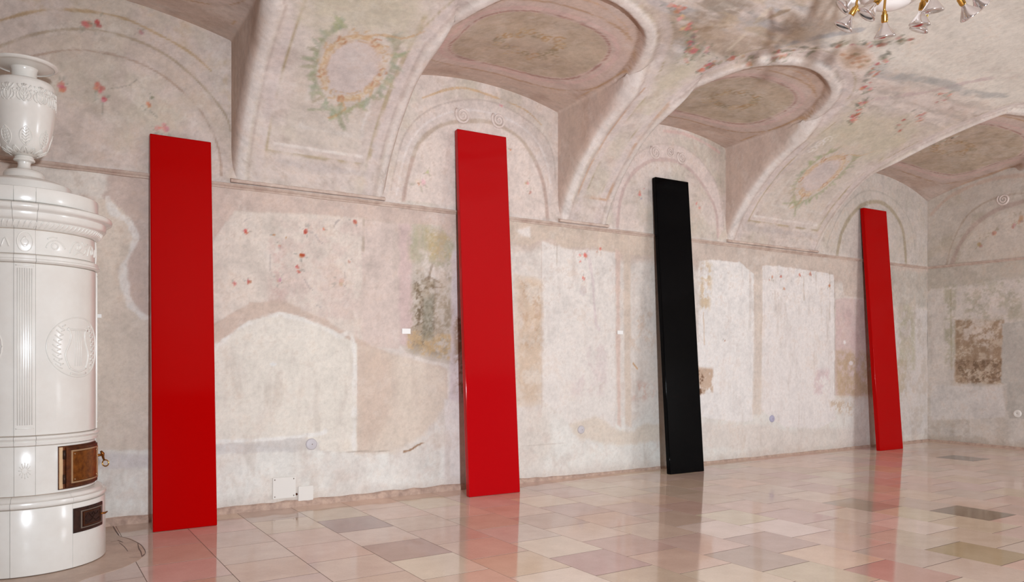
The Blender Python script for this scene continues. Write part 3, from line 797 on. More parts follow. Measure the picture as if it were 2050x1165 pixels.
for u0, dv in ((1608, 600), (1632, 580), (1660, 640)):
    cv.line(Wp([(u0, 545), (u0 + 1, dv)]), .012, (200, 180, 160), .7, .008, u0, smooth=False, gaps=.35)
cv.line(Wp([(1670, 560), (1671, 660), (1671, 790)]), .012, (190, 172, 158), .8, .008, 80, smooth=False, gaps=.3)
cv.poly(Wp([(1672, 600), (1690, 596), (1745, 602), (1752, 792), (1672, 792)]), (220, 196, 190), .9, .012, .012, 6, 81)
cv.mottle(Wp([(1674, 700), (1752, 710), (1755, 795), (1674, 792)]), (198, 168, 130), .75, 6, .47, .16, 82, .06)
cv.mottle(Wp([(1674, 620), (1752, 620), (1752, 700), (1674, 700)]), (216, 186, 182), .6, 8, .5, .1, 83, .03)
cv.ell(*W(1691, 685), .03, .03, (242, 236, 234), .95); cv.ell(*W(1704, 727), .05, .03, (236, 226, 224), .9)
for (u, v, r) in ((1545, 556, .03), (1563, 553, .03), (1600, 550, .03), (1622, 549, .03), (1570, 578, .025), (1540, 560, .02), (1450, 682, .02), (1660, 572, .035)):
    cv.flower(*W(u, v), r, rg, (206, 140, 116), (176, 160, 140), .75)
cv.mottle(Wp([(1630, 740), (1660, 740), (1660, 790), (1630, 790)]), (222, 196, 196), .7, 7, .5, .1, 84)
cv.mottle(Wp([(1660, 800), (1710, 805), (1705, 830), (1665, 825)]), (206, 180, 152), .8, 12, .52, .08, 85)
# --- right of the fourth plank
cv.poly(Wp([(1775, 540), (1857, 545), (1857, 620), (1830, 612), (1800, 615), (1775, 610)]), (202, 192, 180), .9, .03, .04, 6, 91)
cv.poly(Wp([(1790, 620), (1857, 620), (1857, 870), (1800, 870)]), (216, 206, 200), .8, .03, .03, 6, 92)
cv.mottle(Wp([(1800, 610), (1832, 610), (1832, 740), (1800, 740)]), (184, 176, 144), .6, 7, .48, .12, 93)
cv.mottle(Wp([(1795, 720), (1815, 720), (1815, 795), (1795, 795)]), (194, 174, 142), .6, 8, .46, .12, 94, .03)
cv.mottle(Wp([(1775, 545), (1857, 545), (1857, 880), (1775, 880)]), (196, 180, 164), .5, 6, .55, .1, 95)
# uneven darker tone along the floor
cv.put(A_, (206, 190, 178), low * sstep(0.16, 0.02, z_ + (n2 - .5) * .15) * .55)
# soft grey veil of dust, all over
cv.put(A_, (198, 182, 168), sstep(.62, .8, n4) * .3 * low)
# --- lunette walls above the cornice
cv.mask = hi
cv.put(A_, (212, 193, 182), hi * 0.9)
cv.put(A_, (226, 208, 197), hi * sstep(2.2, 3.4, x_) * 0.9)
cv.put(A_, (200, 186, 168), hi * sstep(.5, .72, n2) * .55)
cv.put(A_, (224, 210, 200), hi * sstep(.52, .7, n1) * .5)
cv.put(A_, (204, 194, 172), hi * sstep(.52, .72, fbm(P, 2.4, 4, 71)) * .4)
cv.put(A_, (188, 170, 156), hi * sstep(.6, .78, n3) * .4)
cv.put(A_, (202, 192, 182), hi * sstep(9.3, 10.2, x_) * .6)
L1o = Wp([(0, 41), (82, 21), (155, 21), (240, 34), (309, 65), (378, 103), (422, 141)])
L1m = Wp([(0, 93), (69, 69), (155, 58), (240, 70), (326, 106), (395, 161), (447, 223), (462, 262)])
L1i = Wp([(0, 128), (76, 110), (155, 100), (240, 113), (309, 141), (361, 179), (405, 227), (436, 292), (443, 350)])
cv.line(L1o, .016, (190, 160, 122), .85, .008, 3, gaps=.3); cv.line(L1m, .014, (178, 158, 134), .8, .006, 4, gaps=.25); cv.line(L1i, .012, (180, 154, 136), .8, .006, 5, gaps=.25)
mid = [((a[0] + b_[0]) / 2, (a[1] + b_[1]) / 2) for a, b_ in zip(L1m, L1i)]
cv.line(mid, .075, (216, 196, 178), .45, .02, 6)
cv.mottle(L1o + [(1.5, 3.4), (1.49, 2.8), (1.49, 4.1), (0, 4.16)], (206, 178, 138), .5, 4, .55, .1, 8)
for (u, v, r, c_) in ((122, 174, .04, (204, 112, 104)), (197, 174, .045, (206, 120, 112)), (208, 199, .035, (204, 110, 96)), (298, 213, .035, (202, 124, 114)), (172, 48, .045, (196, 118, 112)), (195, 45, .04, (190, 90, 84)), (330, 258, .05, (206, 144, 134)), (281, 64, .025, (200, 140, 130)), (318, 257, .03, (206, 140, 130)), (305, 195, .02, (150, 140, 120))):
    cv.flower(*W(u, v), r, rg, c_, (150, 148, 132), .75)
for pts in ([(215, 178), (240, 175), (262, 170)], [(262, 170), (272, 160)], [(300, 222), (315, 235)], [(205, 205), (205, 228)]):
    cv.line(Wp(pts), .008, (152, 144, 132), .6, .006, 9, smooth=False)
# scroll-topped painted arches of lunettes two, three and four
in2 = Wp([(808, 400), (813, 367), (826, 318), (842, 282), (883, 251), (930, 243), (985, 246), (1040, 276), (1073, 325), (1090, 375), (1096, 440)])
out2 = Wp([(783, 380), (790, 340), (813, 264), (863, 218), (930, 200), (991, 206), (1048, 235), (1090, 272), (1108, 313), (1112, 360)])
top2 = Wp([(846, 196), (896, 179), (933, 177), (978, 190), (1048, 218), (1085, 250)])
ins2 = in2 + [W(1100, 440), W(800, 405)]
cv.poly([in2[0]] + in2[1:], (230, 212, 201), .9, .01, .006, 6, 3)
band = out2 + in2[::-1]
cv.poly(band, (222, 205, 196), .8, .01, .006, 6, 5)
cv.line(in2, .030, (194, 172, 152), .75, .008, 7, gaps=.18); cv.line(out2, .012, (196, 178, 168), .8, .006, 8, gaps=.2); cv.line(top2, .014, (208, 172, 132), .85, .008, 9, gaps=.25)
cv.line([((a[0] * .55 + b_[0] * .45), (a[1] * .55 + b_[1] * .45)) for a, b_ in zip(smooth_pts(out2, 5), smooth_pts(in2, 5))], .016, (232, 220, 214), .8, .006, 10)
for pts in (in2[:3], in2[-3:]): cv.line(pts, .03, (196, 166, 158), .5, .012, 11)
for (u, v, r, c_) in ((840, 365, .06, (226, 196, 186)), (838, 368, .025, (200, 130, 110)), (855, 345, .03, (210, 190, 170)), (1055, 365, .035, (216, 160, 144)), (1062, 385, .03, (216, 150, 136)), (1022, 300, .02, (216, 160, 144)), (1003, 212, .025, (216, 150, 140))):
    cv.flower(*W(u, v), r, rg, c_, (170, 160, 136), .75)
in3 = Wp([(1236, 455), (1243, 396), (1263, 352), (1291, 328), (1318, 319), (1358, 325), (1390, 348), (1415, 384), (1433, 423), (1437, 475)])
out3 = Wp([(1225, 420), (1240, 360), (1268, 316), (1310, 290), (1360, 292), (1400, 318), (1430, 360), (1445, 410), (1449, 460)])
cv.poly(out3 + in3[::-1], (228, 208, 200), .8, .01, .006, 6, 12)
cv.line(in3, .032, (206, 178, 170), .85, .008, 13, gaps=.15); cv.line(out3, .012, (208, 188, 178), .8, .006, 14, gaps=.2)
cv.line(Wp([(1330, 262), (1370, 268), (1410, 286), (1440, 305)]), .03, (226, 188, 178), .8, .012, 15)
for (u, v, r, c_) in ((1281, 387, .035, (220, 140, 120)), (1284, 397, .02, (170, 160, 170)), (1394, 408, .03, (222, 140, 126)), (1400, 416, .025, (216, 140, 130)), (1289, 377, .02, (222, 160, 140))):
    cv.flower(*W(u, v), r, rg, c_, (176, 166, 150), .75)
in4 = Wp([(1675, 512), (1680, 485), (1687, 461), (1705, 430), (1729, 409), (1756, 404), (1777, 413), (1797, 437), (1809, 468), (1814, 528)])
out4 = Wp([(1655, 490), (1668, 455), (1690, 415), (1725, 385), (1760, 384), (1795, 405), (1820, 440), (1830, 480), (1834, 528)])
cv.line(in4, .045, (176, 160, 134), .85, .010, 16, gaps=.1); cv.line(out4, .014, (186, 176, 164), .7, .008, 17, gaps=.2)
cv.line(Wp([(1862, 410), (1866, 440), (1876, 465), (1870, 500), (1862, 530)]), .016, (190, 158, 142), .7, .01, 18)
cv.put(A_, (232, 222, 214), np.exp(-((z_ - ZC - .03) / .02) ** 2) * .4)
cv.mask = None; cv.grime(P, 0.30 + 0.22 * sstep(1.0, 2.6, P[:, 1]), 501)
relief = cv.R + (n2 - .5) * .010 + (n3 - .5) * .004 + (n1 - .5) * .012
Yw = D - relief
Vw = np.stack([P[:, 0], Yw, P[:, 1]], 1)
Qw = grid_quads(len(xs), len(zs))
wall_back = from_np('wall_back', Vw, Qw, M_FRESCO, None, cv.linear(ALB))
tag(wall_back, 'long wall of peeling limewash and faded fresco remnants', kind='structure')

# ================================================================== END WALL
ys = axis(YF, D, 4.3, D, 0.0125, 0.25); zs2 = axis(0, 4.75, 0, 4.20, 0.0125, 0.1)
GY, GZ = np.meshgrid(ys, zs2, indexing='ij'); P = np.stack([GY.ravel(), GZ.ravel()], 1)
cv = Canvas(P, (210, 200, 190)); A_ = np.arange(len(P)); z_ = P[:, 1]
n1 = fbm(P, 1.1, 5, 102); n2 = fbm(P, 3.2, 5, 109); n3 = fbm(P, 9, 4, 115)
cv.put(A_, (222, 212, 202), sstep(.48, .7, n1) * .6)
cv.put(A_, (198, 182, 166), sstep(.52, .72, n2) * .45)
cv.put(A_, (188, 172, 156), sstep(.58, .75, n3) * .4)
low = z_ < ZC; hi = ~low
cv.put(A_, (196, 184, 168), low * sstep(2.40, 2.5, z_ + (n2 - .5) * .2) * .8)
E_ = lambda pts: [WE(*p) for p in pts]
cv.mask = low
cv.poly(E_([(1865, 580), (2050, 555), (2080, 555), (2080, 640), (2008, 645), (2010, 765), (1912, 765), (1905, 640), (1890, 830), (1865, 830)]), (222, 210, 200), .85, .02, .03, 6, 3)
cv.poly(E_([(1912, 640), (2010, 640), (2008, 768), (1912, 766)]), (204, 180, 154), .8, .02, .03, 7, 5)
cv.mottle(E_([(1912, 640), (2010, 640), (2008, 768), (1912, 766)]), (160, 130, 102), .75, 9, .48, .10, 6, .03)
cv.mottle(E_([(1925, 620), (2010, 630), (1990, 700), (1930, 680)]), (224, 208, 194), .9, 7, .5, .08, 7, .02)
cv.mottle(E_([(1912, 720), (2005, 720), (2008, 768), (1912, 766)]), (124, 98, 76), .75, 14, .52, .08, 8, .03)
cv.mottle(E_([(1930, 565), (2050, 555), (2050, 640), (1930, 640)]), (180, 172, 148), .65, 8, .52, .12, 9, .06)
cv.mottle(E_([(1890, 570), (1915, 570), (1910, 740), (1892, 740)]), (184, 176, 150), .7, 8, .5, .1, 10, .03)
cv.line(E_([(1903, 580), (1905, 740)]), .02, (176, 164, 136), .6, .012, 11, smooth=False, gaps=.3)
cv.poly(E_([(2006, 648), (2080, 640), (2080, 840), (2018, 840), (2014, 770), (2004, 765)]), (196, 188, 178), 1, .015, .03, 7, 12)
cv.poly(E_([(1865, 770), (2008, 775), (2014, 835), (1865, 840)]), (222, 214, 208), .85, .02, .03, 6, 13)
cv.put(A_, (180, 160, 140), low * sstep(.14, .02, z_ + (n2 - .5) * .15) * .5)
cv.mask = hi
cv.put(A_, (206, 192, 178), hi * .8)
cv.put(A_, (190, 176, 154), hi * sstep(.48, .7, n2) * .5)
arcs = (([(1895, 530), (1904, 495), (1921, 455), (1941, 427), (1976, 403), (2012, 392), (2050, 386)], .02, (186, 166, 148)), ([(1905, 530), (1924, 485), (1955, 447), (1996, 420), (2050, 403)], .05, (190, 166, 154)),
        ([(1864, 430), (1893, 400), (1935, 376), (1990, 358), (2050, 350)], .04, (206, 178, 160)))
for pts, wd, c_ in arcs: cv.line(E_(pts), wd, c_, .8, .012, 5, gaps=.12)
cv.poly(E_([(1918, 525), (1930, 485), (1960, 450), (2000, 428), (2060, 412), (2080, 520)]), (216, 202, 188), .7, .02, .02, 6, 6)
for (u, v, r) in ((1989, 467, .05), (1960, 490, .05), (2030, 450, .05), (2040, 440, .06)): cv.flower(*WE(u, v), r, rg, (196, 150, 126), (170, 152, 120), .7)
cv.mask = None; cv.grime(P, 0.45, 601)
relief = (n2 - .5) * .010 + (n3 - .5) * .004
Vw = np.stack([X1 - relief, P[:, 0], P[:, 1]], 1); Qw = grid_quads(len(ys), len(zs2))[:, ::-1]
wall_right = from_np('wall_right', Vw, Qw, M_FRESCO, None, cv.linear(ALB))
tag(wall_right, 'end wall with a brown fresco fragment and a patch of grey plaster', kind='structure')

# plain walls out of view
def plain_wall(name, mat, pts):
    me = bpy.data.meshes.new(name); me.from_pydata(pts, [], [(0, 1, 2, 3)]); me.update()
    return tag(link(name, me, mat), kind='structure')
plain_wall('wall_front', M_DARKW, [(X0, YF, 0), (X1, YF, 0), (X1, YF, 4.75), (X0, YF, 4.75)])
plain_wall('wall_left', M_PLAIN, [(X0, YF, 0), (X0, D, 0), (X0, D, 4.75), (X0, YF, 4.75)])

# ================================================================== FLOOR
me = bpy.data.meshes.new('floor'); me.from_pydata([(X0, YF, -.0006), (X1, YF, -.0006), (X1, D, -.0006), (X0, D, -.0006)], [], [(0, 1, 2, 3)]); me.update()
M_MORTAR = plain_mat('dark_floor_joint', (112, 88, 76), 0.8, var=((90, 70, 62), 20))
floor = tag(link('floor', me, M_MORTAR), 'polished stone tile floor laid in running bond', kind='structure')
COLW, ROWH, GAP = 0.458, 0.482, 0.0040
rg = random.Random(77)
pal = [((216, 190, 174), 7), ((222, 203, 184), 4), ((206, 178, 165), 5), ((212, 184, 168), 6), ((205, 184, 166), 3), ((220, 194, 176), 5), ((198, 174, 162), 2)]
bag = [c for c, n in pal for _ in range(n)]
special = {}
def tile_key(x, y):
    m_ = math.floor((x - 1.53) / COLW)
    off = 6.01 if m_ % 2 else 5.77
    return m_, math.floor((off - y) / ROWH)
for (u, v, c_) in ((715, 1050, (168, 140, 134)), (835, 1100, (186, 156, 147)), (893, 1136, (230, 214, 194)), (1125, 1098, (228, 210, 192)), (1102, 1003, (228, 208, 186)), (1210, 1127, (196, 164, 157)), (1570, 1060, (230, 212, 204)),
                   (1462, 1062, (226, 207, 196)), (1545, 1090, (186, 164, 154)), (1512, 1117, (186, 166, 153)), (1943, 1105, (178, 158, 126)), (1938, 1028, (140, 126, 112)), (1943, 919, (124, 112, 104)), (1256, 1086, (204, 174, 163)),
                   (1150, 1160, (230, 212, 196)), (1780, 1150, (196, 160, 148)), (1650, 1030, (222, 204, 192)), (1830, 1040, (226, 208, 196)), (1170, 1050, (222, 198, 182)), (1700, 1000, (184, 170, 156)), (1180, 1020, (202, 172, 162)), (1620, 1090, (194, 170, 160))):
    special[tile_key(*FL(u, v))] = c_
tiles = []
for m_ in range(-11, 24):
    xa, xb = 1.53 + m_ * COLW, 1.53 + (m_ + 1) * COLW
    off = 6.01 if m_ % 2 else 5.77
    for r in range(-3, 19):
        ya, yb = off - (r + 1) * ROWH, off - r * ROWH
        x0, x1, y0, y1 = max(xa, X0), min(xb, X1), max(ya, YF), min(yb, D)
        if x1 - x0 < .03 or y1 - y0 < .03: continue
        c_ = special.get((m_, r), rg.choice(bag))
        if (m_, r) not in special: c_ = tuple(0.62 * v + 0.38 * m0 + rg.randint(-4, 4) for v, m0 in zip(c_, (216, 193, 178)))
        cx_, cy_ = (x0 + x1) / 2, (y0 + y1) / 2
        dep = cx_ * SA + cy_ * CA; area = -1
        if dep > 1.5:
            pr = [proj(a, b_, 0) for a, b_ in ((x0, y0), (x1, y0), (x1, y1), (x0, y1))]
            us = [p[0] for p in pr]; vs2 = [p[1] for p in pr]
            if max(us) > -60 and min(us) < 2110 and min(vs2) < 1240: area = 1.0 / dep ** 3
        tiles.append((area, x0, x1, y0, y1, c_))
tiles.sort(key=lambda t: -t[0])
mesh_cache = {}
def tile_mesh(wx, wy):
    k = (round(wx, 3), round(wy, 3))
    if k in mesh_cache: return mesh_cache[k]
    a, b_ = wx / 2 - GAP / 2, wy / 2 - GAP; c = .0001
    v = []
    for (i, zz) in ((0, -.03), (0, -.0001), (c, 0)):
        v += [(-a + i, -b_ + i, zz), (a - i, -b_ + i, zz), (a - i, b_ - i, zz), (-a + i, b_ - i, zz)]
    f = [(8, 9, 10, 11)]
    for o in (0, 4):
        for k2 in range(4): f.append((o + k2, o + (k2 + 1) % 4, o + 4 + (k2 + 1) % 4, o + 4 + k2))
    me = bpy.data.meshes.new('floor_tile'); me.from_pydata(v, [], f); me.materials.append(M_TILE); me.update()
    mesh_cache[k] = me; return me
vis = [t for t in tiles if t[0] > 0]; rest = [t for t in tiles if t[0] <= 0] + vis[300:]
for (a, x0, x1, y0, y1, c_) in vis[:300]:
    o = link('floor_tile', tile_mesh(x1 - x0, y1 - y0), None, floor)
    o.location = ((x0 + x1) / 2, (y0 + y1) / 2, rg.uniform(-.0001, .0001))
    o.rotation_euler = (rg.uniform(-.0005, .0005), rg.uniform(-.0005, .0005), 0)
    o.color = lin4(c_, 1.07)
vv, qq, cc = [], [], []
for (a, x0, x1, y0, y1, c_) in rest:
    b0 = len(vv); g = GAP / 2
    vv += [(x0 + g, y0 + g, 0), (x1 - g, y0 + g, 0), (x1 - g, y1 - g, 0), (x0 + g, y1 - g, 0), (x0 + g, y0 + g, -.02), (x1 - g, y0 + g, -.02), (x1 - g, y1 - g, -.02), (x0 + g, y1 - g, -.02)]
    qq += [(b0, b0 + 1, b0 + 2, b0 + 3)] + [(b0 + 4 + k2, b0 + 4 + (k2 + 1) % 4, b0 + (k2 + 1) % 4, b0 + k2) for k2 in range(4)]
    cc += [tuple(lin(c_, 1.07))] * 8
o = from_np('floor_tile_field', vv, qq, M_TILEF, floor, np.array(cc), smooth=False)
o['kind'] = 'stuff'
# cement patch around the stove foot, with its cracks
SX, SY = 0.01, 5.87
pp = [FL(*p) for p in ((224, 1053), (236, 1072), (262, 1078), (282, 1092), (291, 1106), (284, 1116), (272, 1124), (236, 1140), (180, 1156), (100, 1180))] + [(-0.35, 5.12), (-0.75, 5.4), (-0.85, 5.9), (-0.7, 6.5), (-0.3, 6.72)]
pp = smooth_pts(pp + [pp[0]], 4)[:-1]
bm = bmesh.new()
top = [bm.verts.new((p[0], p[1], .0012)) for p in pp]; bot = [bm.verts.new((p[0] * 1.0, p[1], -.004)) for p in pp]
bm.faces.new(top)
for k in range(len(pp)): bm.faces.new((top[k], bot[k], bot[(k + 1) % len(pp)], top[(k + 1) % len(pp)]))
from_bm('cement_patch', bm, M_CEMENT, floor, smooth=False)
for pts, r in (([(226, 1053), (232, 1063), (239, 1073)], .006), ([(239, 1074), (252, 1077), (268, 1083), (282, 1091), (290, 1102), (291, 1108)], .005), ([(236, 1082), (246, 1086)], .007), ([(238, 1086), (248, 1094), (256, 1104)], .004),
               ([(276, 1088), (278, 1098), (282, 1105), (284, 1114)], .006), ([(284, 1115), (290, 1109)], .008), ([(222, 1085), (236, 1083)], .003), ([(258, 1116), (280, 1116)], .002)):
    bm = bmesh.new(); q = smooth_pts([FL(*p) for p in pts], 5)
    add_tube(bm, [(p[0], p[1], .0016) for p in q], [.7 * r * (.5 + .5 * math.sin(PI * (k + .6) / (len(q) + .2))) for k in range(len(q))], 6)
    for v_ in bm.verts: v_.co.z = .0016 + (v_.co.z - .0016) * .25
    from_bm('crack', bm, M_STAIN, floor)

# ================================================================== TRIM
def sweep(name, prof, p0, p1, mat, nrm, wob=0.0, n=60, seed=1, parent=None, kf=None):
    bm = bmesh.new(); rg_ = random.Random(seed); rings = []
    p0, p1, nrm = Vector(p0), Vector(p1), Vector(nrm)
    for i in range(n + 1):
        p = p0.lerp(p1, i / n); k = (1 + rg_.uniform(-wob, wob)) * (kf(i / n) if kf else 1)
        rings.append([bm.verts.new(p + nrm * a * k + Vector((0, 0, b_ * k))) for a, b_ in prof])
    for a, b_ in zip(rings, rings[1:]):
        for k in range(len(prof) - 1): bm.faces.new((a[k], a[k + 1], b_[k + 1], b_[k]))
    for e_ in (rings[0], rings[-1]): bm.faces.new(e_)
    o = sharp(from_bm(name, bm, mat, parent), 40)
    return o
corn = [(-.01, -.022), (.012, -.020), (.016, -.012), (.012, -.006), (.022, -.002), (.030, .008), (.026, .018), (.012, .022), (-.01, .024)]
tag(sweep('trim_1', corn, (X0, D, ZC), (X1, D, ZC), M_TRIM, (0, -1, 0), .10, 160, 3), 'thin moulded cornice along the long wall', kind='structure')
tag(sweep('trim_2', corn, (X1, D, ZC), (X1, YF, ZC), M_TRIM, (-1, 0, 0), .10, 90, 4), 'thin moulded cornice along the end wall', kind='structure')
ledge = [(-.02, -.012), (.030, -.010), (.036, .0), (.034, .014), (.0, .028), (-.02, .028)]
for k, (xa, xb) in enumerate(((1.48, 2.88), (4.91, 5.60), (7.56, 9.40))):
    tag(sweep('trim_%d' % (3 + k), ledge, (xa, D, ZC + .040), (xb, D, ZC + .040), M_TRIM, (0, -1, 0), .08, 30, 9 + k), 'narrow plaster ledge under a vault foot', kind='structure')
bas = [(-.02, -.004), (.032, -.004), (.030, .022), (.024, .040), (.013, .054), (-.02, .066)]
tag(sweep('baseboard_back', bas, (X0, D, 0), (X1, D, 0), M_BASE, (0, -1, 0), .13, 150, 6, kf=lambda t: 1 - .52 * float(sstep(3.9, 5.2, X0 + t * (X1 - X0)))), 'crumbling strip of bare render at the foot of the long wall', kind='structure')
tag(sweep('baseboard_right', bas, (X1, D, 0), (X1, YF, 0), M_BASE, (-1, 0, 0), .13, 100, 7, kf=lambda t: .5), 'crumbling strip of bare render at the foot of the end wall', kind='structure')
M_SCROLL = plain_mat('pale_stucco', (224, 208, 199), 0.85, var=((202, 184, 174), 20), bump=.2, bscale=50)
def volute(u, v, r, sgn, wall='back'):
    c = W(u, v) if wall == 'back' else WE(u, v)
    bm = bmesh.new(); pts = []; rad = []
    for k in range(30):
        t = k / 29 * 2.2 * 2 * PI; q = r * (1 - .88 * k / 29)
        a, b_ = c[0] + sgn * q * math.cos(t + 2.4), c[1] + q * math.sin(t + 2.4)
        pts.append((a, D - .004, b_) if wall == 'back' else (X1 - .004, a, b_)); rad.append(r * (.16 - .05 * k / 29))
    add_tube(bm, pts, rad, 8)
    o = from_bm('scroll_ornament', bm, M_SCROLL, wall_back if wall == 'back' else wall_right)
for (u, v, r, s_) in ((926, 231, .085, 1), (998, 241, .085, 1), (1312, 305, .085, 1), (1342, 304, .06, -1), (1365, 316, .08, 1)): volute(u, v, r, s_)
volute(2009, 399, .09, -1, 'right')

# ================================================================== PLANKS
def plank(x0, y0, w, L, roll, yaw, mat, label):
    t = .060
    dy = D - .075 - y0; cz = math.sqrt(L * L - dy * dy)
    root_x, root_y = x0, y0
    up = Vector((0, dy, cz)) / L; upx = up + Vector((math.tan(roll), 0, 0))
    r = Vector((1, yaw, 0)); nrm = r.cross(up).normalized()       # points to the room
    if nrm.y > 0: nrm = -nrm
    bm = bmesh.new()
    o3 = Vector((0, 0, 0))
    fr = [o3, r * w, r * w + upx * L, upx * L]
    back = [p - nrm * t for p in fr]
    for k in (0, 1):                                              # the foot rests flat on the floor
        back[k] = Vector((fr[k].x, fr[k].y + t / nrm.length * 1.0 / max(-nrm.y, .1), 0))
    vf = [bm.verts.new(p) for p in fr]; vb = [bm.verts.new(p) for p in back]
    bm.faces.new(vf); bm.faces.new(vb[::-1])
    for k in range(4): bm.faces.new((vf[k], vb[k], vb[(k + 1) % 4], vf[(k + 1) % 4]))
    bmesh.ops.recalc_face_normals(bm, faces=bm.faces[:])
    bmesh.ops.bevel(bm, geom=bm.edges[:], offset=.007, segments=3, profile=.5, affect='EDGES')
    o = from_bm('plank_sculpture', bm, mat)
    for p in o.data.polygons: p.use_smooth = p.area < .03
    o.location = (x0, y0, .0005)
    tag(o, label, 'sculpture', 'lacquered planks leaning against the long wall')
    return o
plank(0.8257, 6.297, 0.4611, 3.1184, 0.0083, -0.0075, M_RED, 'glossy red plank leaning beside the white tiled stove')
plank(3.5501, 6.2883, 0.5609, 3.6052, 0.0201, -0.0378, M_RED2, 'tall glossy crimson plank leaning against the wall, left of the black one')
plank(6.1675, 6.3093, 0.5262, 3.4692, 0.0287, -0.0316, M_BLACK, 'glossy black plank leaning against the wall between two red ones')
plank(10.2754, 6.3319, 0.5488, 3.5474, 0.0328, -0.0365, M_RED, 'farthest glossy red plank leaning near the corner of the room')

# ================================================================== STOVE
stove = empty('tiled_stove', (SX, SY, 0))
tag(stove, 'round white glazed tile stove with brass fire door and lyre relief', 'stove')
R2 = math.radians
lathe('core', [(.0, .01), (.452, .01), (.452, .40), (.395, .45), (.395, 2.06), (.40, 2.30), (.0, 2.30)], M_JOINT, stove, 64)
def arc_tile(name, prof, th0, th1, parent=stove, gap=.0018, mat=M_GLAZE):
    r = prof[len(prof) // 2][0]; g = gap / r / 2
    n = max(4, int(abs(th1 - th0) / R2(3.0)))
    bm = bmesh.new()
    rings = add_lathe(bm, [(prof[0][0] - .02, prof[0][1])] + prof + [(prof[-1][0] - .02, prof[-1][1])], n, th0 + g, th1 - g)
    for side in (0, -1): bm.faces.new([rg_[side] for rg_ in rings])
    return sharp(from_bm(name, bm, mat, parent), 40)
def rnd(r, z0, z1, c=.004): return [(r - c, z0 + .0012), (r - c * .3, z0 + .0012 + c * .3), (r, z0 + c + .0012), (r, z1 - c - .0012), (r - c * .3, z1 - .0012 - c * .3), (r - c, z1 - .0012)]
big = [-9, 33, 81, 126, 171, 216, 261, 306, 351]
for a, b_ in zip(big, big[1:]):
    arc_tile('tile', rnd(.465, 0.004, .405), R2(a), R2(b_))
    arc_tile('moulding', [(.462, .408), (.470, .414), (.474, .428), (.470, .442), (.456, .446), (.450, .452), (.446, .462), (.432, .470), (.414, .474)], R2(a + 0), R2(b_ + 0))
quad = []
for k in range(4): quad += [-7.5 + 90 * k, 8 + 90 * k]
quad.append(352.5)
for k, (a, b_) in enumerate(zip(quad, quad[1:])):
    pil = k % 2 == 0
    arc_tile('tile', rnd(.407 if pil else .405, .476, .776), R2(a), R2(b_))
    arc_tile('moulding', [(.412, .778), (.421, .782), (.424, .800), (.418, .806), (.424, .812), (.432, .822), (.428, .834), (.412, .838)], R2(a), R2(b_))
    arc_tile('pilaster' if pil else 'tile', rnd(.414 if pil else .410, .840, 1.884), R2(a), R2(b_))
    arc_tile('moulding', [(.410, 1.886), (.422, 1.889), (.431, 1.897), (.431, 1.906), (.424, 1.912), (.424, 1.928), (.416, 1.935), (.408, 1.937)], R2(a), R2(b_))
    arc_tile('tile', rnd(.409 if pil else .405, 1.939, 2.088), R2(a), R2(b_))
    if pil:
        pm = R2((a + b_) / 2); par = stove.children[-3]
        bm = bmesh.new()
        for f in range(-3, 4):
            th = pm + R2(f * 1.7)
            add_tube(bm, [(.4135 * math.sin(th), -.4135 * math.cos(th), z) for z in (.905, 1.852)], .0034, 6)
        for zz in (.885, 1.868):
            add_tube(bm, [(.4135 * math.sin(pm + R2(t)), -.4135 * math.cos(pm + R2(t)), zz) for t in np.linspace(-6.6, 6.6, 9)], .004, 6)
        from_bm('fluting', bm, M_GLAZE, stove)
for a, b_ in zip(quad, quad[1:]):
    arc_tile('cornice', [(.405, 2.090), (.418, 2.096), (.436, 2.112), (.444, 2.130), (.447, 2.138), (.462, 2.146), (.470, 2.156), (.472, 2.186), (.478, 2.192), (.492, 2.196), (.503, 2.204), (.507, 2.216), (.503, 2.229), (.490, 2.237), (.462, 2.240), (.430, 2.250)], R2(a), R2(b_))
    arc_tile('cap_tile', rnd(.424, 2.252, 2.346, .008), R2(a), R2(b_))
lathe('cap_top', [(.0, 2.341), (.418, 2.341), (.418, 2.32)], M_GLAZE, stove, 48)
# carved lobes along the cornice
bm = bmesh.new()
for k in range(96):
    th = 2 * PI * k / 96
    pts = []
    for q in range(5):
        t = th + R2(2.6) * (q / 4 - .5); rr = .413 + .033 * (q / 4) + .003; zz = 2.098 + .036 * (q / 4)
        pts.append((rr * math.sin(t), -rr * math.cos(t), zz))
    add_tube(bm, pts, [.003, .006, .0075, .006, .003], 6)
from_bm('carved_lobes', bm, M_GLAZE, stove)
def cyl_pts(pts, R): return [(R * math.sin(R2(t)), -R * math.cos(R2(t)), z) for t, z in pts]
def relief_tubes(name, curves, R, rad, parent=stove, mat=M_GLAZE, n=6):
    bm = bmesh.new()
    for c in curves:
        c2 = smooth_pts(c, 4) if len(c) > 2 else c
        add_tube(bm, cyl_pts(c2, R), rad, n)
    return from_bm(name, bm, mat, parent)
def oval(cx, cz, rx, rz, n=28): return [(cx + rx * math.cos(2 * PI * k / n), cz + rz * math.sin(2 * PI * k / n)) for k in range(n + 1)]
def oval_curve(*a): 
    return [oval(*a)[k] for k in range(29)]
